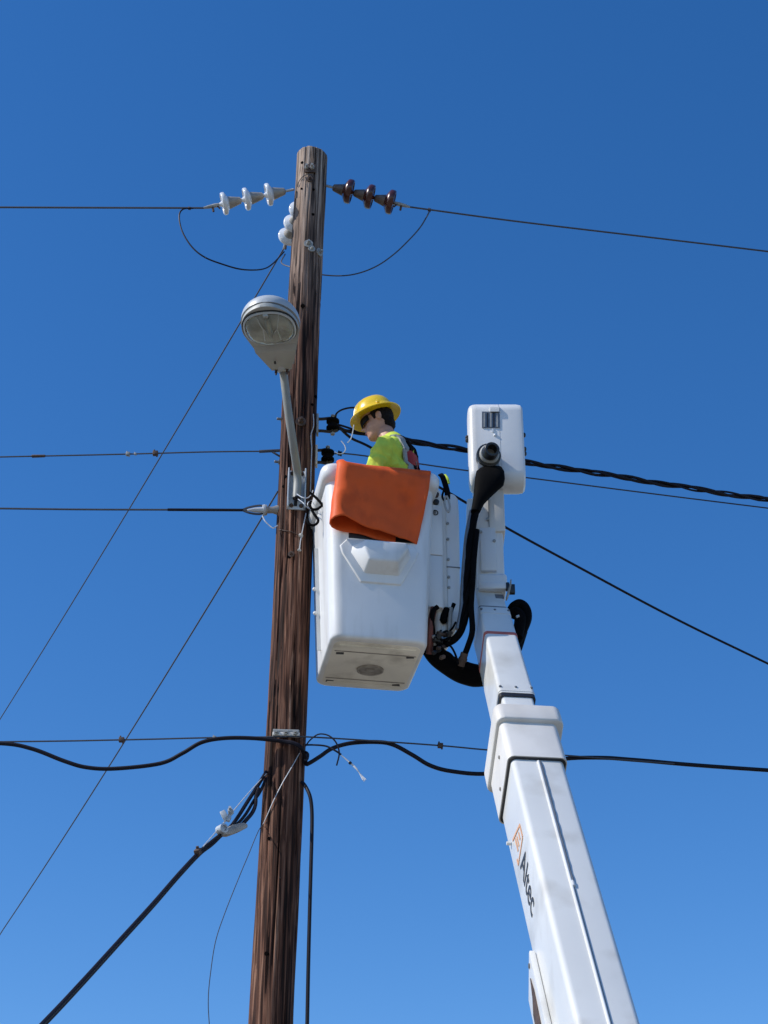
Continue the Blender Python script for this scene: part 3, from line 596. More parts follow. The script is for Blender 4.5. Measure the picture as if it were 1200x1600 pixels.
# inner boom and sleeves
I0 = atd(808.5, 1088, 9.279); I1 = atd(764.5, 925, 10.398)
def ib(t): return I0.lerp(I1, (t - .625) / (1.855 - .625))
bbox('inner_boom', -.1, 1.9, .176, .25, M['white'], lift, w1=.166, h1=.24, base=ib, r=.018)
sl = bbox('boom_sleeve', .645, 1.64, .196, .27, M['white'], lift, w1=.186, h1=.26, base=ib, r=.022, n0=.010)
bbox('gap_seal', .615, .648, .198, .272, M['inkblack'], sl, base=ib, r=.02, n0=.008)
bbox('gap_seal', 1.636, 1.665, .176, .25, M['greyplate'], sl, base=ib, r=.018, n0=.004)
bbox('red_band', 1.305, 1.332, .1945, .2685, M['salmon'], sl, base=ib, r=.022, n0=.0125)
bbox('sleeve_step', 1.56, 1.63, .189, .263, M['white'], sl, base=ib, r=.022, n0=.0125)
bbox('sleeve_step', .66, .735, .2, .274, M['white'], sl, base=ib, r=.022, n0=.0125)
for t, w in ((1.6, .08), (.70, .085)):
    for k_ in (-1, 0, 1): MB().lathe(ib(t) + BS * w * k_ + BN * .010, BN, [(0, .0075), (.007, .0075), (.009, .004)], 8).build('rivet', M['greyplate'], sl)
MB().box(ib(1.80) + BS * .055 + BN * .002, (.05, .045, .006), M=Matrix((BS, BAX, BN)).transposed()).build('data_plate', M['greyplate'], lift, bevel=.001)
# lettering along the left face
def text_mesh(name, txt, size, M4, m, par, ext_=.0006):
    cu = bpy.data.curves.new(name, 'FONT'); cu.body = txt; cu.size = size; cu.extrude = ext_; cu.align_x = 'LEFT'; cu.align_y = 'CENTER'; cu.offset = .0012
    to = bpy.data.objects.new('t', cu); COL.objects.link(to); dg = bpy.context.evaluated_depsgraph_get(); dg.update()
    me = bpy.data.meshes.new_from_object(to.evaluated_get(dg)); bpy.data.objects.remove(to); me.name = name
    me.materials.clear(); me.transform(M4); return link_mesh(name, me, m, par)
LF = -.1365                                     # left face of the outer boom
def leftM(t, n_): return Matrix.Translation(bp(t, LF, n_)) @ Matrix((-BAX, BN, -BS)).transposed().to_4x4()
text_mesh('lettering', 'Altec', .185, leftM(-.57, -.19), M['inkgrey'], outer)
lg = MB(leftM(-.325, -.19))
def strip(a, b, w=.013):
    a, b = Vector((*a, 0)), Vector((*b, 0)); d = (b - a).normalized(); q = Vector((-d.y, d.x, 0)) * w / 2
    lg.loft([[a - q, b - q, b + q, a + q], [v + Vector((0, 0, .0015)) for v in (a - q, b - q, b + q, a + q)]])
strip((.0, -.075), (.10, .085)); strip((.10, .085), (.20, .085)); strip((.20, .085), (.20, -.075)); strip((.20, -.075), (.155, -.075)); strip((.05, -.03), (.15, -.03)); strip((.075, .0), (.155, .0), .012); strip((.1, .04), (.155, .04), .012)
lg.build('emblem', M['inkorange'], outer, smooth=False)
# bracket with a dark opening on the lower left edge
mbk = MB(); mbk.loft([[bp(t, LF + s_ + e_, n_) for (t, n_) in ((-1.12, -.30), (-1.26, -.47), (-2.9, -.50), (-2.9, -.30))] for s_, e_ in ((.0, .0), (-.03, .0))])
lb = mbk.build('side_bracket', M['white'], outer, bevel=.006)
mbk = MB(); mbk.loft([[bp(t, LF - .032 + s_, n_) for (t, n_) in ((-1.24, -.36), (-1.34, -.39), (-1.40, -.43), (-1.46, -.435), (-1.54, -.39), (-1.66, -.36), (-1.5, -.35), (-1.34, -.345))] for s_ in (.02, -.002)])
mbk.build('opening', M['rustmetal'], lb)
MB().lathe(bp(-1.18, LF - .03, -.34), -BS, [(0, .012), (.005, .012), (.006, .006)], 10).build('rivet', M['greyplate'], lb)
MB().lathe(bp(-.30, LF - .002, -.30), -BS, [(0, .01), (.02, .01), (.022, .005)], 8).build('rivet', M['white'], outer)
# turret and pedestal carrying the boom (below the picture)
piv = bp(-3.55, 0, -.2)
MB().box((piv.x - .24, piv.y, piv.z - .25), (.05, .5, .9)).box((piv.x + .24, piv.y, piv.z - .25), (.05, .5, .9)).box((piv.x, piv.y, piv.z - .72), (.6, .6, .06)).build('turret', M['white'], lift, bevel=.02)
MB().lathe((piv.x, piv.y, 0), (0, 0, 1), [(0, .5), (.06, .5), (.06, .28), (piv.z - .95, .25), (piv.z - .95, .32), (piv.z - .75, .32)], 32).build('pedestal', M['white'], lift, ang=40)
MB().lathe((piv.x - .3, piv.y, piv.z), (1, 0, 0), [(0, .06), (.6, .06)], 20).build('pivot_pin', M['galv'], lift)

# ---- jib post and drum
NY = 9.17; nx0 = at(743, 850, NY).x; nx1 = at(787, 850, NY).x; nxc = (nx0 + nx1) / 2; nw = nx1 - nx0
z_a = at(765, 908, NY).z; z_b = at(765, 770, NY).z
post = MB().box((nxc, NY + .1, (z_a + z_b) / 2 + .09), (nw * .98, .2, z_b - z_a + .22)).build('jib_post', M['fibre'], lift, bevel=.012)
pa_, pb_ = at(729, 790, NY + .06), at(746, 790, NY + .06)
MB().loft([[Vector((pa_.x + dx, NY + .05, z_)), Vector((pb_.x, NY + .04, z_)), Vector((pb_.x, NY + .2, z_)), Vector((pa_.x + dx, NY + .2, z_))] for z_, dx in ((at(735, 925, NY).z, .03), (at(735, 880, NY).z, .012), (at(735, 800, NY).z, .0), (at(735, 772, NY).z, .004))]).build('post_side_plate', M['fibre'], post, bevel=.01)
zm = at(765, 832, NY).z
MB().box((nxc + .006, NY + .09, (zm + z_b) / 2 + .03), (nw * 1.08, .215, z_b - zm + .06)).build('post_cover', M['cream'], post, bevel=.008)
MB().box((nxc - .01, NY + .02, zm - .13), (nw * .55, .09, .3)).build('post_rib', M['fibre'], post, bevel=.006)
MB().box((nxc + .0, NY - .02, zm + .13), (.004, .012, .2)).build('cover_seam', M['greyplate'], post)
for q in ((762, 812), (751, 832), (772, 846)): MB().lathe(at(*q, NY - .02), (0, -1, 0), [(0, .010), (.012, .010), (.014, .005)], 8).build('bolt', M['galvdull'], post)
MB().box((nxc + .006, NY + .09, z_a - .005), (nw * 1.05, .25, .085)).build('knuckle', M['fibre'], post, bevel=.02, seg=3)
MB().box((nxc + .004, NY + .03, z_a - .065), (nw * .95, .2, .05)).build('knuckle', M['fibre'], post, bevel=.01)
for q, r_ in (((777, 882), .038), ((776, 868), .03)): MB().lathe(at(*q, NY + .06) - Vector((.03, 0, 0)), (1, 0, 0), [(0, r_ * .7), (.01, r_), (.06, r_), (.07, r_ * .6)], 18).build('pulley_boss', M['cream'], post)
DW = .345; DYF = 9.06; DZ0 = at(775, 753, DYF).z; DZ1 = at(775, 632, DYF + .04).z + .015; DDP = .21; DRR = .09
DC = Vector((at(775.5, 700, DYF + .05).x, DYF + DDP / 2, (DZ0 + DZ1) / 2))
rings = []
for t_, o in ((0, -.05), (.004, -.028), (.014, -.011), (.03, -.003), (.05, 0), (DW * .56, 0), (DW * .56, -.004), (DW * .575, -.004), (DW * .575, 0), (DW - .04, 0), (DW - .012, -.005), (DW, -.018)):
    rings.append([Vector((DC.x - DW / 2 + t_, DC.y + y, DC.z + z)) for y, z in rrect(DDP + 2 * o, DZ1 - DZ0 + 2 * o, (DRR if True else 0) + o, 10)])
drum = MB().loft(rings).build('jib_housing', M['fibre'], lift, ang=35)
def drum_pt(px, py, off=0.0):
    Y = DYF
    for _ in range(14):
        p = at(px, py, Y); zc = min(max(p.z, DZ0 + DRR), DZ1 - DRR); dz = p.z - zc; r_ = DRR + off
        Y = DYF + DRR - math.sqrt(max(1e-6, r_ * r_ - dz * dz))
    return p
def drum_patch(name, px0, px1, py0, py1, m, par, off=.004, k=8):
    r0, r1 = [], []
    rows = []
    for i in range(k + 1):
        py = py0 + (py1 - py0) * i / k; rows.append([drum_pt(px0, py, off), drum_pt(px1, py, off), drum_pt(px1, py, -.006), drum_pt(px0, py, -.006)])
    return MB().loft(rows).build(name, m, par, ang=40)
pl = drum_patch('data_plate', 753, 780.5, 643, 668.5, M['greyplate'], drum)
for i in range(5): drum_patch('grille_bar', 755.5 + i * 5, 758.0 + i * 5, 645, 667, M['inkblack'] if i % 2 else M['galvdull'], pl, off=.007)
drum_patch('seam_cover', 766, 780, 636, 643, M['white'], drum, off=.014)
drum_patch('latch', 768.5, 771, 669.5, 675, M['porcelain'], drum, off=.006)
MB().ball(drum_pt(773.5, 680, .0), .011, 10).build('latch', M['porcelain'], drum)
for px, py in ((724, 688), (724, 684), (821, 680), (821.5, 702), (821.5, 709)):
    p = at(px, py, DYF + .08); p.x = DC.x + (DW / 2 + .004) * (1 if px > 770 else -1)
    MB().lathe(p, (1 if px > 770 else -1, 0, 0), [(-.01, .016), (.008, .016), (.014, .009)], 8).build('bolt', M['blackmetal'], drum, ang=30)
# socket and its sleeve
MB().box(at(763, 728, 9.04), (.13, .06, .09)).build('socket_bracket', M['greyplate'], lift, bevel=.01)
so = at(761, 716, 9.04); si = at(769, 702, 8.90); sax = (si - so).normalized(); SL = (si - so).length
sock = MB().lathe(so - sax * .02, sax, [(0, .066), (.05, .066), (.05, .076), (.075, .076), (.08, .06)], 24).build('pole_socket', M['blackmetal'], lift)
MB().lathe(so + sax * .035, sax, [(0, .062), (.038, .062), (.044, .055)], 24).build('socket_ring', M['galvdull'], sock)
MB().lathe(so + sax * .06, sax, [(0, .048), (SL - .06, .048), (SL - .055, .044), (SL - .055, .032), (0, .03)], 24).build('socket_tube', M['blackmetal'], sock)
boot_ = [at(765, 722, 9.0), at(765, 738, 8.99), at(763, 752, 8.98), at(757, 768, 8.98), at(749, 784, 8.98), at(742, 800, 8.97), at(738, 818, 8.96)]
brg = []
for py, l_, r_, Y, dp in ((730, 752, 784, 9.03, .02), (737, 744, 788, 9.0, .035), (748, 742, 789, 8.98, .04), (758, 741, 787, 8.98, .04), (772, 740, 771, 8.98, .04), (786, 738, 757, 8.97, .036), (800, 735.5, 750, 8.96, .03)):
    a_, b_ = at(l_, py, Y), at(r_, py, Y); c_ = (a_ + b_) / 2; w_ = (b_.x - a_.x) / 2
    brg.append([c_ + Vector((w_ * math.copysign(abs(math.cos(2 * PI * i / 24)) ** .7, math.cos(2 * PI * i / 24)), dp * math.sin(2 * PI * i / 24), 0)) for i in range(24)])
MB().loft(brg).build('hose_boot', M['black'], lift, ang=60)
hp = [at(744, 795, 8.97), at(737, 830, 8.95), at(733, 870, 8.93), at(730, 915, 8.92), at(728, 950, 8.92), at(722, 980, 8.93), at(711, 998, 8.96), at(697, 1006, 9.0), at(684, 1008, 9.04)]
hpc = crom(hp, 8)
for k_ in range(4): MB().tube(helix(hpc, .012, 1.6, k_ * PI / 2), .0125 if k_ % 2 else .011, 8).build('hose', M['hose'] if k_ != 2 else M['black'], lift)
hp2 = [(q + Vector((.03, -.012, 0))) for q in hp[1:5]] + [at(738, 985, 8.9), at(731, 1010, 8.92), at(724, 1028, 8.98), at(720, 1044, 9.05)]
MB().tube(crom(hp2, 8), .017, 10).build('hose', M['hose'], lift)
MB().tube(crom([q + Vector((-.02, .03, 0)) for q in hp[:6]], 8), .02, 10).build('hose', M['greyplate'], lift)
MB().lathe(at(726, 1020, 8.95), at(722, 1034, 8.98) - at(726, 1020, 8.95), [(0, .022), (.03, .022), (.03, .026), (.05, .026), (.05, .02), (.08, .02)], 8).build('hose_fitting', M['rustmetal'], lift, ang=30)
fat = crom([at(668, 1008, 9.06), at(682, 1026, 9.08), at(702, 1040, 9.1), at(722, 1050, 9.14), at(748, 1056, 9.2), at(775, 1050, 9.24), at(800, 1020, 9.24), at(815, 985, 9.24)], 8)
MB().tube(fat, [.05 + .018 * min(1, i / 24) - .03 * max(0, (i - 30) / 26) for i in range(len(fat))], 14).build('hose_sleeve', M['black'], lift)
MB().tube(crom([at(806, 1005, 9.2), at(816, 985, 9.2), at(823, 966, 9.2), at(821, 951, 9.2), at(812, 944, 9.2), at(803, 948, 9.2), at(799, 955, 9.22)], 8), .031, 10).build('hose', M['black'], lift)
MB().tube(crom([at(808, 995, 9.16), at(812, 975, 9.16), at(812, 962, 9.16), at(806, 957, 9.16), at(800, 960, 9.18)], 8), .034, 10).build('hose', M['hose'], lift)
MB().tube([at(807, 964, 9.11), at(811, 962, 9.11)], .008, 6).build('hose_fitting', M['galv'], lift)
lv = MB().tube(crom([at(791, 938, 9.1), at(794, 928, 9.1), at(797, 917, 9.1), at(798.5, 905, 9.1)], 4), [.006, .011, .012, .012, .013, .013, .014, .013, .012, .012, .009, .008, .004], 8, flat=(.6, 1)).build('lever', M['capmetal'], lift)
MB().box(at(800, 921, 9.11), (.035, .03, .06)).box(at(793, 917, 9.12), (.02, .03, .05)).build('lever_bracket', M['blackmetal'], lift, bevel=.004)

# ---- bucket
BYAW = math.radians(10); BO = Vector((-.078, 9.085, 6.062)); BH = 1.155
BM = Matrix.Translation(BO) @ Matrix.Rotation(BYAW, 4, 'Z')
def bl(x, y, z): return BM @ Vector((x, y, z))
BW0, BW1, BD0, BD1 = .56, .66, .66, .71
def bwd(z): u = z / BH; return BW0 + (BW1 - BW0) * u, BD0 + (BD1 - BD0) * u
def front(z): return -bwd(z)[1] / 2             # local y of the front wall
def bring(z, off=0.0, r=.075):
    w, d = bwd(z); return [Vector((x, y, z)) for x, y in rrect(w + 2 * off, d + 2 * off, r, 8)]
mb = MB(BM); rings = []
for dz, o in ((.0, -.024), (.003, -.013), (.009, -.004), (.018, -.001), (.03, 0)): rings.append(bring(dz, o, .07 + o * .6))
for z in (.2, .4, .6, .8, 1.0, 1.02): rings.append(bring(z))
for z, o in ((1.022, .003), (1.028, .016), (1.04, .026), (1.065, .032), (1.10, .032), (1.122, .023), (1.130, .006), (1.126, -.01), (1.11, -.018), (1.08, -.02), (.8, -.02), (.4, -.02), (.06, -.02)): rings.append(bring(z, o))
mb.loft(rings); bucket = mb.build('bucket', M['fibre'], lift, ang=50)
bucket['label'] = 'white fibreglass bucket beside the pole'
# raised octagonal panel and the protruding step on the front wall
def fpanel(pts, z0, d0, d1, sc, name, m, par, bev):
    r0, r1 = [], []
    for x, z in pts: r0.append(Vector((x, front(z) + d0, z)))
    for x, z in sc: r1.append(Vector((x, front(z) - d1, z)))
    return MB(BM).loft([r0, r1]).build(name, m, par, bevel=bev, seg=3)
OC = [(-.245, .585), (-.205, .632), (.185, .632), (.225, .585), (.21, .535), (.12, .352), (-.12, .352), (-.232, .535)]
fpanel(OC, 0, .01, .012, [(x * .965, .49 + (z - .49) * .955) for x, z in OC], 'front_panel', M['fibre'], bucket, .004)
SO = [(-.18, .592), (.172, .592), (.182, .54), (.11, .40), (-.10, .40), (-.192, .54)]
SI = [(-.105, .585), (.135, .585), (.145, .545), (.085, .455), (-.085, .455), (-.11, .53)]
fpanel(SO, 0, .01, .10, SI, 'step', M['fibre'], bucket, .012)
sp_ = [(-.19, .640), (.2, .640), (.2, .672), (-.19, .672)]
fpanel(sp_, 0, .002, .003, sp_, 'black_strip', M['inkblack'], bucket, 0)
# underside: recessed tray, cross rib, four drain slots and an oval boss
def under(pts, z0, z1, name, m, par, bev=.004): return MB(BM).loft([[Vector((x, y, z0)) for x, y in pts], [Vector((x, y, z1)) for x, y in pts]]).build(name, m, par, bevel=bev)
ub = under(rrect(.50, .565, .055, 5), .004, -.003, 'underside', M['under'], bucket)
MB(BM).box((0, -.165, -.0042), (.47, .007, .004)).build('groove', M['capmetal'], ub)
MB(BM).box((0, -.235, -.005), (.44, .03, .010)).build('rib', M['under'], ub, bevel=.004)
MB(BM).box((0, .19, -.0042), (.47, .007, .004)).build('groove', M['capmetal'], ub)
MB(BM).box((0, .245, -.005), (.44, .03, .010)).build('rib', M['under'], ub, bevel=.004)
MB(BM).loft([[Vector((.005 + .07 * s_ * math.cos(2 * PI * i / 28), .045 + .058 * s_ * math.sin(2 * PI * i / 28), z)) for i in range(28)] for s_, z in ((1.15, -.002), (1.12, -.013), (.98, -.015), (.92, -.006), (.2, -.006))]).build('oval_boss', M['capmetal'], ub)
MB(BM).box((.005, .045, -.008), (.05, .03, .006)).build('oval_boss', M['capmetal'], ub, bevel=.002)
for x, y in ((-.20, -.135), (.205, -.15), (-.205, .235), (.19, .225)): MB(BM).box((x, y, -.0042), (.045, .024, .004), rz=random.uniform(-.3, .3)).build('drain_slot', M['blackmetal'], ub, bevel=.003)
# left: a strip with two knobs
w2 = bwd(.4)[0] / 2
MB(BM).loft([[Vector((-bwd(z)[0] / 2 - o, y, z)) for o, y in ((-.01, .05), (.022, .05), (.022, .058), (-.01, .058))] for z in (.1, .35, .62, .78)]).build('side_strip', M['white'], bucket)
for z in (.34, .50): MB(BM).ball((-bwd(z)[0] / 2 - .03, .052, z), .012, 10).build('knob', M['white'], bucket)
# right: mounting box, cover panels, rope-like rib
WR = bwd(.9)[0] / 2
def zy(py, Y=8.92): return at(690, py, Y).z - BO.z
z785, z945, z755, z968, z864 = zy(785), zy(945), zy(755), zy(968), zy(864)
brk = MB(BM).box((WR + .022, .02, (z785 + z945) / 2), (.12, .42, z785 - z945)).build('mounting_box', M['fibre'], bucket, bevel=.008)
MB(BM).box((WR + .036, -.195, (z785 + z864) / 2), (.085, .022, z785 - z864 - .006)).build('cover_panel', M['fibre'], brk, bevel=.004)
MB(BM).box((WR + .03, -.193, (z945 + z864) / 2), (.085, .016, z864 - z945)).build('cover_panel', M['fibre'], brk, bevel=.004)
MB(BM).loft([[Vector((WR + .09 + x, -.12 + y, z)) for x, y in rrect(.05, .05, .012, 3)] for z in (z968 - .1, z945, z864, z785, z755 - .03)]).build('corner_post', M['cream'], brk)
arm_m = []
for z, x0_, x1_ in ((z968, .125, .165), (z968 + .05, .112, .195), (z864, .114, .20), (z785, .112, .202), (z755 - .03, .112, .198), (z755, .12, .175)):
    arm_m.append([Vector((WR + (x0_ + x1_) / 2 + x, .02 + y, z)) for x, y in rrect(x1_ - x0_, .3, .015, 3)])
ap = MB(BM).loft(arm_m).build('side_arm', M['fibre'], brk, bevel=.008)
MB(BM).box((WR + .157, -.131, z864 - .03), (.084, .006, .006)).build('seam', M['greyplate'], ap)
for z in (z785 - .08, z785 - .19, z864 + .02, z864 - .1, z864 - .17): MB(BM).lathe((WR + .127, -.128, z), (0, -1, 0), [(0, .009), (.008, .009), (.01, .005)], 8).build('bolt', M['galvdull'], ap)
for z in (z785 + .075, z785 + .022): MB(BM).lathe((WR + .045, -.21 + .02, z), (0, -1, 0), [(0, .018), (.016, .018), (.02, .01)], 12).build('knob', M['rustmetal'] if z > z785 + .05 else M['blackmetal'], brk)
MB(BM).box((WR + .03, -.02, z785 + .06), (.10, .34, .14)).build('rim_bracket', M['cream'], brk, bevel=.025, seg=3)
# round emblem on the cover: a ring broken on the left with three short bars
em = MB(BM); ec = Vector((WR + .036, -.2075, z785 - .058))
em.tube([ec + Vector((.016 * math.cos(t), 0, .016 * math.sin(t))) for t in [(-2.2 + 4.4 * i / 16) for i in range(17)]], .0036, 6)
for dz in (-.006, .001, .008): em.box(ec + Vector((-.006 + .002 * (dz > 0), 0, dz)), (.018, .003, .003))
em.build('emblem', M['inkblack'], brk)
# brown hose, valves and fittings hanging under the mounting box
MB().tube(crom([at(678, 950, 8.92), at(673, 975, 8.93), at(672, 1000, 8.96), at(671, 1022, 9.0)], 6), .025, 10, flat=(.8, 1)).build('hose', M['rust'], lift)
MB().tube(crom([at(684, 948, 8.9), at(677, 955, 8.9), at(675, 972, 8.92), at(678, 1000, 8.97)], 6), .015, 10).build('hose', M['black'], lift)
MB().tube(crom([at(699, 950, 9.0), at(694, 963, 9.0), at(693, 974, 9.0)], 6), [.012] + [.022] * 8 + [.024, .022, .018, .008], 10).build('valve', M['black'], lift)
MB().tube(crom([at(709, 944, 9.05), at(706, 952, 9.05), at(704, 962, 9.05)], 6), .017, 10).build('valve', M['black'], lift)
MB().tube([at(704, 950, 9.0), at(702, 980, 9.0), at(701, 1004, 9.02)], .014, 10).build('support_leg', M['capmetal'], lift)
MB().tube([at(690, 945, 9.02), at(685, 985, 9.03), at(684, 1010, 9.05)], [.03, .024, .018], 10).build('support_leg', M['cream'], lift)
for i, (px, py, s_, m_) in enumerate(((684, 995, .03, 'blackmetal'), (690, 1003, .035, 'blackmetal'), (697, 992, .03, 'rustmetal'), (687, 1015, .025, 'blackmetal'), (680, 1008, .02, 'galvdull'), (694, 1010, .022, 'rustmetal'), (700, 1002, .03, 'blackmetal'), (689, 1028, .024, 'rustmetal'))):
    MB().lathe(at(px, py, 8.97), Vector((random.uniform(-1, 1), -.6, random.uniform(-1, 1))), [(0, s_ * .5), (.012, s_ * .6), (.012, s_ * .4), (.045, s_ * .4), (.045, s_ * .55), (.06, s_ * .5)], 8).build('hydraulic_fitting', M[m_], lift, ang=30)
for pts in (((698, 1004), (706, 1012), (712, 1024), (716, 1038)), ((686, 1006), (694, 1016), (704, 1022), (712, 1032)), ((676, 985), (681, 996), (690, 1000), (701, 997)), ((690, 985), (684, 990), (681, 1000), (686, 1010)), ((692, 988), (699, 986), (703, 994), (698, 1002)), ((712, 972), (708, 980), (703, 986))):
    MB().tube(crom([at(a, b, 8.95) for a, b in pts], 5), .0065, 6).build('hose', M['black'], lift)

# ------------------------------------------------------------------ lanyard on the bucket rim
ly = empty('lanyard', bl(WR + .06, -.15, 1.16), 'black strap with a steel snap hook over the right bucket rim', 'lanyard')
MB().tube(crom([at(688, 741, 8.86), at(692, 746, 8.84), at(696, 758, 8.83), at(699, 770, 8.83), at(699, 780, 8.83)], 6), .017, 8, flat=(.35, 1), nrm=(0, 1, 0)).build('strap', M['black'], ly)
MB().tube(crom([at(694, 742, 8.95), at(698, 748, 8.93), at(700, 756, 8.93)], 6), .013, 8, flat=(.4, 1), nrm=(0, 1, 0)).build('webbing', M['lime'], ly)
MB().tube(crom([at(697, 775, 8.82), at(694, 783, 8.82), at(697, 795, 8.82), at(701, 800, 8.82), at(703, 792, 8.82), at(701, 782, 8.82), at(698, 775, 8.82)], 5), .0065, 8).build('snap_hook', M['galvdull'], ly)
MB().tube(crom([at(694, 765, 8.82), at(691, 775, 8.82), at(694, 783, 8.82)], 5), .0065, 8).build('snap_hook', M['black'], ly)

# ------------------------------------------------------------------ orange rubber blanket over the front rim
def blanket():
    rows = []; NV = 34; NU = 60
    for v in range(-8, NV + 1):
        row = []
        for u in range(NU + 1):
            s_ = u / NU
            if s_ < .56: f_ = s_ / .56; kind = 0
            elif s_ < .66: f_ = (s_ - .56) / .10; kind = 1
            else: f_ = (s_ - .66) / .34; kind = 2
            vv = max(0, v) / NV
            xr = .292 - .08 * vv ** 1.2; xl = -.232 - .010 * vv
            gap = .066 + .048 * vv; base = .039 - .027 * min(1, max(0, vv - .16) * 3)
            wav = (.008 * math.sin(s_ * 13 + vv * 5) + .020 * noise.noise(Vector((s_ * 5.5, vv * 2.2, 1.7))) + .008 * noise.noise(Vector((s_ * 14, vv * 6, 4.2)))) * min(1, vv * 3)
            if kind == 0:
                x = xr + (xl - xr) * f_; o = base + gap * f_ + wav + .055 * math.exp(-(f_ / .085) ** 2) * math.sin(PI * min(1, vv * 1.35)) ** 1.5
            elif kind == 1:
                t = PI * f_; x = xl - .5 * gap * 1.25 * math.sin(t); o = base + gap * (.5 + .5 * math.cos(t))
            else:
                x = xl + (.085 - xl) * f_; o = base + .002 + .004 * math.sin(f_ * 5) * vv
            zb_j = .016 * noise.noise(Vector((s_ * 7, 0, 3.1))); x += .006 * noise.noise(Vector((3.3, vv * 4, f_ * 0 + kind)))
            # where the bottom hem of this column lies
            zb = {0: lambda: .636 + .076 * f_ ** 1.4, 1: lambda: .712 - .03 * f_, 2: lambda: .682 - .062 * f_ ** .8}[kind]()
            if v >= 0:
                zb += zb_j; z = 1.116 + (zb - 1.116) * vv
                if vv < .11: o = max(o - .05 * (1 - vv / .11) ** 2 * (1 if kind == 0 else .5), min(o, .038))
                y = front(z) - o
            else:                                # over the rim and down inside
                q = -v / 8; t_ = PI * min(1, q / .5); o = max(o - .05 * (1 if kind == 0 else .5), min(o, .038))
                z = 1.116 + .024 * math.sin(t_) - .22 * max(0, q - .5) / .5; y = front(1.12) - max(o, .02) + (.045 + max(o, .02) * .5) * (1 - math.cos(t_))
            row.append(bl(x, y, z))
        rows.append(row)
    vs = [p for r in rows for p in r]; n = NU + 1
    fs = [(i * n + j, i * n + j + 1, (i + 1) * n + j + 1, (i + 1) * n + j) for i in range(len(rows) - 1) for j in range(NU)]
    mb = MB(); mb.add(vs, fs); o = mb.build('rubber_blanket', M['orange'], ang=80, origin=bl(0, -.35, 1.12))
    sd = o.modifiers.new('thickness', 'SOLIDIFY'); sd.thickness = .005; sd.offset = 0
    return tag(o, 'orange rubber blanket draped over the front rim of the bucket', 'blanket')
blk = blanket()
for x, z in ((-.255, .775),):
    p = bl(x, front(z) - .012 - .085, z); MB().lathe(p, (0, -1, 0), [(-.02, .007), (.004, .008), (.005, .004)], 8).build('eyelet', M['inkblack'], blk)

# ------------------------------------------------------------------ the worker
def remeshed(mb, voxel, smooth=6, fac=.5, disp=None):
    me = bpy.data.meshes.new('tmp'); me.from_pydata([tuple(v) for v in mb.v], [], mb.f)
    bm = bmesh.new(); bm.from_mesh(me); bmesh.ops.recalc_face_normals(bm, faces=bm.faces); bm.to_mesh(me); bm.free()
    o = bpy.data.objects.new('tmp', me); COL.objects.link(o)
    m = o.modifiers.new('r', 'REMESH'); m.mode = 'VOXEL'; m.voxel_size = voxel
    if smooth: s = o.modifiers.new('s', 'SMOOTH'); s.factor = fac; s.iterations = smooth
    dg = bpy.context.evaluated_depsgraph_get(); dg.update(); r = bpy.data.meshes.new_from_object(o.evaluated_get(dg)); bpy.data.objects.remove(o)
    if disp:
        for v, nn in [(v, v.normal.copy()) for v in r.vertices]: v.co += nn * disp(v.co)
    r.shade_smooth(); return r
WF = Vector((-.91, .41, 0)).normalized(); WL = Vector((0, 0, 1)).cross(WF); WO = Vector((.062, 9.07, 6.125))
WM = Matrix.Translation(WO) @ Matrix((WF, WL, Vector((0, 0, 1)))).transposed().to_4x4()
man = empty('person', WO, 'lineworker in yellow hard hat and lime shirt standing in the bucket, looking down left', 'person')
# head frame: nearly in profile, bowed
HFh = Vector((-.995, .08, 0)).normalized(); hp_ = math.radians(17)
HU = (Vector((0, 0, 1)) * math.cos(hp_) + HFh * math.sin(hp_)).normalized(); HF = (HFh * math.cos(hp_) - Vector((0, 0, 1)) * math.sin(hp_)).normalized(); HL = HU.cross(HF)
chin = at(578, 688, 9.14); HR = Matrix((HF, HL, HU)).transposed(); HO = chin - HR @ Vector((.088, 0, .006))
HMt = Matrix.Translation(HO) @ HR.to_4x4()
SEC = [(-.004, .066, .0, .02), (.004, .083, -.01, .034), (.016, .093, -.02, .044), (.030, .093, -.035, .052), (.042, .0925, -.045, .057), (.052, .098, -.052, .060), (.058, .095, -.056, .062), (.065, .099, -.06, .064), (.075, .095, -.068, .067), (.09, .092, -.08, .070), (.11, .088, -.09, .073), (.13, .084, -.096, .075), (.145, .090, -.099, .076), (.165, .094, -.1, .077), (.19, .086, -.098, .075), (.212, .066, -.086, .064), (.228, .03, -.058, .04), (.234, .0, -.03, .012)]
def head_mb():
    mb = MB(HMt); rings = []
    for z, fr, bk, hw in SEC:
        c = (fr + bk) / 2; a = (fr - bk) / 2; ring = []
        for k_ in range(32):
            t = 2 * PI * k_ / 32; ct, st_ = math.cos(t), math.sin(t)
            ring.append((c + a * ct, hw * (abs(st_) ** .85) * (1 if st_ > 0 else -1), z))
        rings.append(ring)
    mb.loft(rings)
    mb.loft([[(.086, 0, .142), (.08, .008, .14), (.08, -.008, .14)], [(.104, 0, .118), (.084, .011, .115), (.084, -.011, .115)], [(.127, 0, .096), (.09, .016, .092), (.09, -.016, .092)], [(.120, 0, .085), (.09, .017, .083), (.09, -.017, .083)], [(.09, 0, .078), (.085, .01, .078), (.085, -.01, .078)]])
    for s in (-1, 1):
        E3 = Matrix.Rotation(math.radians(14) * -s, 3, 'Z')
        mb.ball((-.010, s * .083, .116), .034, 14, sq=(.55, .28, 1.0), R=E3)
        mb.ball((-.016, s * .089, .123), .02, 10, sq=(.7, .35, 1.0), R=E3)
    return mb
body = head_mb()
inv = WM.inverted(); neck_t = inv @ (HMt @ Vector((-.018, 0, .03)))
body.M = WM
body.cap((-.01, 0, 1.40), tuple(neck_t), .066, .058)
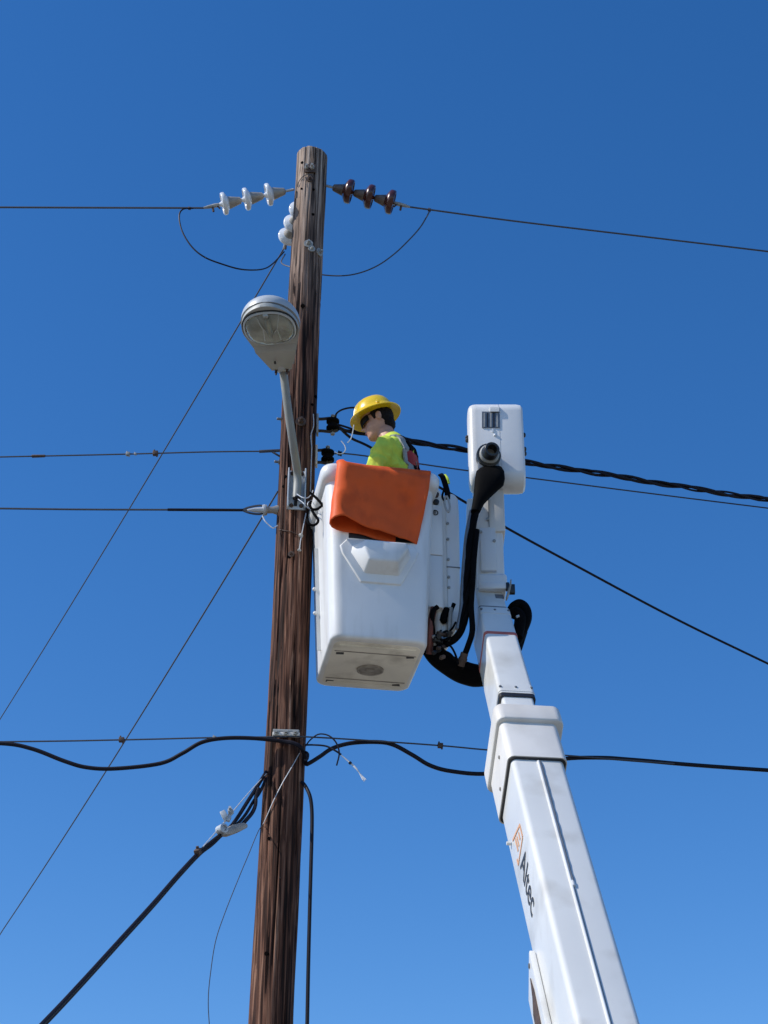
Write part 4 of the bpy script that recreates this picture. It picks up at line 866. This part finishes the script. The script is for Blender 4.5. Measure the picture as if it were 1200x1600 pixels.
body.cap((0, 0, .95), (0, 0, 1.2), .135, .13); body.ball((0, 0, 1.28), 1, 16, sq=(.10, .155, .17))
for s in (-1, 1):
    body.cap((-.01, s * .10, 1.36), (-.01, 0, 1.42), .035, .045); body.cap((-.01, s * .155, 1.33), (.045, s * .225, 1.14), .045, .044)
    body.cap((.045, s * .225, 1.14), (.27, s * .13, 1.02), .045, .031)
    wr_, dr = Vector((.27, s * .13, 1.02)), Vector((.75, -s * .42, -.25)).normalized(); sd_ = Vector((.3, s * .9, 0)); sd_ = (sd_ - dr * sd_.dot(dr)).normalized(); upv = dr.cross(sd_) * (-s)
    body.cap(wr_, wr_ + dr * .05, .03, .032); body.cap(wr_ + dr * .05 + sd_ * .02, wr_ + dr * .085 + sd_ * .026, .022, .014); body.cap(wr_ + dr * .05 - sd_ * .02, wr_ + dr * .085 - sd_ * .026, .022, .014)
    for k_, (o_, L_) in enumerate(((.030, .062), (.010, .072), (-.010, .068), (-.030, .054))):
        q0 = wr_ + dr * .088 + sd_ * o_; q1 = q0 + (dr - Vector((0, 0, .5))).normalized() * L_ * .5; q2 = q1 + (dr * .3 - Vector((0, 0, 1))).normalized() * L_ * .5
        body.cap(q0, q1, .0095, .009, 8); body.cap(q1, q2, .009, .0075, 8)
    th = wr_ + dr * .03 - Vector((0, s * .03, 0)); body.cap(th, th + (dr * .7 - Vector((0, s * .6, .2))).normalized() * .045, .012, .011, 8); t2 = th + (dr * .7 - Vector((0, s * .6, .2))).normalized() * .045; body.cap(t2, t2 + dr * .032, .010, .008, 8)
    body.cap((0, s * .09, .92), (.015, s * .1, .50), .088, .056); body.cap((.015, s * .1, .50), (-.01, s * .105, .10), .055, .038); body.cap((-.03, s * .105, .05), (.14, s * .12, .035), .04, .03)
bme = remeshed(body, .0056, 3, .5); bme.name = 'body'
link_mesh('body', bme, M['skin'], man)
# shirt
sh = MB(WM)
sh.cap((0, 0, .98), (0, 0, 1.2), .158, .155); sh.ball((-.005, 0, 1.28), 1, 18, sq=(.128, .185, .20)); sh.ball((-.03, 0, 1.36), 1, 18, sq=(.10, .165, .12))
for s in (-1, 1):
    sh.cap((-.02, s * .115, 1.378), (-.014, 0, 1.445), .050, .060); sh.cap((-.012, s * .165, 1.345), (.025, s * .205, 1.20), .066, .062); sh.cap((.02, s * .205, 1.20), (.045, s * .225, 1.12), .062, .062)
def fold(c):
    q = Vector((c.x * 9 + c.z * 5, c.y * 9 - c.z * 4, c.z * 6)); w = noise.noise(q + Vector((noise.noise(q * 1.3), 0, 0)) * 1.2)
    k_ = min(1, max(.15, (1.44 - (c.z - WO.z)) / .12))
    return k_ * (.022 * (1 - abs(w) * 2.6) - .009) + .005 * noise.noise(Vector((c.x * 26, c.y * 26, c.z * 18 + 5)))
sme = remeshed(sh, .009, 6, .5, fold); shirt = link_mesh('shirt', sme, M['lime'], man)
nb_ = Vector((-.01, 0, 1.40)); nd_ = (neck_t - nb_).normalized(); nc_ = nb_ + nd_ * ((1.47 - 1.40) / nd_.z)
n1_ = Vector((1, 0, 0)); n1_ = (n1_ - nd_ * n1_.dot(nd_)).normalized(); n2_ = nd_.cross(n1_); cm = MB(WM); crg = []
for h_, r_ in ((-.035, .094), (.0, .082), (.030, .074), (.036, .070), (.028, .066), (-.01, .066)):
    crg.append([nc_ + nd_ * (h_ - .012 * math.cos(2 * PI * k_ / 24)) + n1_ * (r_ * math.cos(2 * PI * k_ / 24) - .004) + n2_ * (r_ * math.sin(2 * PI * k_ / 24)) for k_ in range(24)])
cm.loft(crg, (False, False))
cm.build('collar', M['lime'], shirt, ang=80)
# trousers and boots
tr = MB(WM); tr.cap((0, 0, .90), (0, 0, 1.02), .145, .15)
for s in (-1, 1): tr.cap((0, s * .09, .90), (.015, s * .1, .50), .105, .075); tr.cap((.015, s * .1, .50), (-.01, s * .105, .12), .073, .062)
link_mesh('trousers', remeshed(tr, .014, 4), M['denim'], man)
for s in (-1, 1):
    bt = MB(WM); bt.cap((-.01, s * .105, .16), (-.015, s * .105, .06), .058, .056); bt.cap((-.03, s * .105, .048), (.15, s * .12, .042), .048, .042)
    link_mesh('boot', remeshed(bt, .01, 3), M['leather'], man)
# harness: bands that follow the shirt over the shoulders and down the back
from mathutils.bvhtree import BVHTree
bmx = bmesh.new(); bmx.from_mesh(sme); bvh = BVHTree.FromBMesh(bmx)
def band(name, pts, w, m, par, lift_=.006, k=10):
    P = crom([WM @ Vector(p) - ORG[man.name] for p in pts], k); rings = []
    for i, p in enumerate(P):
        co, nn, _, _ = bvh.find_nearest(p)
        t = (P[min(i + 1, len(P) - 1)] - P[max(0, i - 1)]).normalized(); sd2 = t.cross(nn).normalized()
        e = []
        for q in (-1, -.5, 0, .5, 1):
            c2, n2, _, _ = bvh.find_nearest(co + sd2 * (w / 2 * q)); e.append(c2 + n2 * lift_)
        inn = [x - nn * (lift_ + .004) for x in reversed(e)]
        rings.append([x + ORG[man.name] for x in e + inn])
    return MB().loft(rings).build(name, M[m], par, ang=50)
for s in (1, -1):
    band('reflective_stripe', [(.10, s * .10, 1.15), (.12, s * .10, 1.3), (.07, s * .105, 1.47), (.0, s * .105, 1.52), (-.09, s * .10, 1.46), (-.16, s * .09, 1.3), (-.17, s * .08, 1.1)], .045, 'reflect', shirt, .010)
    band('harness_strap', [(.10, s * .055, 1.15), (.12, s * .055, 1.3), (.075, s * .06, 1.46), (.0, s * .065, 1.53), (-.10, s * .055, 1.45), (-.16, s * .03, 1.3), (-.17, s * .05, 1.1)], .030, 'black', shirt, .014)
band('waist_band', [(-.17, .0, 1.06), (-.1, .13, 1.06), (.0, .17, 1.06), (.1, .13, 1.06), (.17, 0, 1.06)], .05, 'reflect', shirt)
hb = MB(WM); hb.loft([[Vector((x - .03 * (abs(z_ - 1.26) / .2) * -1, y, z_)) for x, y in ((-.10, -.075), (-.135, -.078), (-.155, -.05), (-.162, 0), (-.155, .05), (-.135, .078), (-.10, .075))] for z_ in (1.08, 1.16, 1.24, 1.30, 1.35)])
hb.build('harness_pad', M['red'], man, bevel=.01, seg=3)
MB(WM).lathe((-.15, 0, 1.27), (-1, 0, .1), [(0, .022), (.006, .022), (.008, .014), (0, .012)], 14).build('d_ring', M['blackmetal'], man)
# hair, hat, glasses
hr = MB(HMt); hr.ball((-.018, 0, .154), 1, 24, sq=(.093, .0865, .098)); hr.ball((-.052, 0, .085), 1, 18, sq=(.052, .062, .055))
for s in (-1, 1): hr.cap((.020, s * .0735, .15), (.019, s * .0725, .112), .012, .007)
link_mesh('hair', remeshed(hr, .004, 4, .5, lambda c: .0020 * noise.noise(c * 90)), M['hair'], man)
hat = MB(HMt); prof = []
hz0 = .168
def hat_ring(a, b, bk, z, k_=48):
    return [Vector((-.005 + (a if math.cos(2 * PI * i / k_) > 0 else bk) * math.cos(2 * PI * i / k_), b * math.sin(2 * PI * i / k_), z + .010 * math.cos(2 * PI * i / k_) ** 2)) for i in range(k_)]
HRINGS = [(.095, .082, .095, hz0 - .004), (.118, .100, .112, hz0 - .002), (.172, .143, .158, hz0 - .016), (.176, .147, .162, hz0 - .012), (.174, .145, .160, hz0 - .006), (.145, .122, .134, hz0 + .010), (.131, .111, .122, hz0 + .018), (.126, .107, .118, hz0 + .042), (.114, .098, .107, hz0 + .074), (.097, .084, .091, hz0 + .100), (.074, .065, .070, hz0 + .120), (.046, .041, .044, hz0 + .133), (.018, .016, .018, hz0 + .139)]
hat.loft([hat_ring(a, b, c, z) for a, b, c, z in HRINGS], (True, True)); hato = hat.build('hard_hat', M['hat'], man, ang=60)
MB(HMt).tube(crom([(-.005 + .126, 0, hz0 + .04), (.090, 0, hz0 + .104), (.04, 0, hz0 + .138), (-.02, 0, hz0 + .142), (-.075, 0, hz0 + .114), (-.118, 0, hz0 + .045)], 8), .014, 10, flat=(.5, 1.2), nrm=(0, 1, 0)).build('ridge', M['hat'], hato)
for s in (-1, 1): MB(HMt).box((-.03, s * .116, hz0 + .024), (.02, .012, .018)).build('accessory_slot', M['hat'], hato, bevel=.003)
gl = MB(HMt)
for s in (-1, 1):
    arc = [(s * a) for a in (4, 14, 24, 34, 44, 54, 62)]
    r0 = []
    for a in arc:
        t = math.radians(a); r0.append([(.0 + (.106 + d) * math.cos(t) ** .9, (.082 + d) * math.sin(t), z) for d, z in ((0, .100 + .012 * abs(a) / 60), (.004, .100 + .012 * abs(a) / 60), (.004, .150), (0, .150))])
    gl.loft(r0); gl.tube([(.05, s * .074, .148), (.02, s * .080, .146), (-.015, s * .081, .142)], .004, 6)
gl.build('sunglasses', M['lens'], man, ang=40)
lp = MB(HMt)
for z_, r_ in ((.0525, .0042), (.062, .0036)): lp.tube([(.078, -.026, z_ - .002), (.094, -.013, z_), (.0985, 0, z_ + .001), (.094, .013, z_), (.078, .026, z_ - .002)], [.0015, r_, r_, r_, .0015], 6)
lp.build('lips', M['lip'], man)
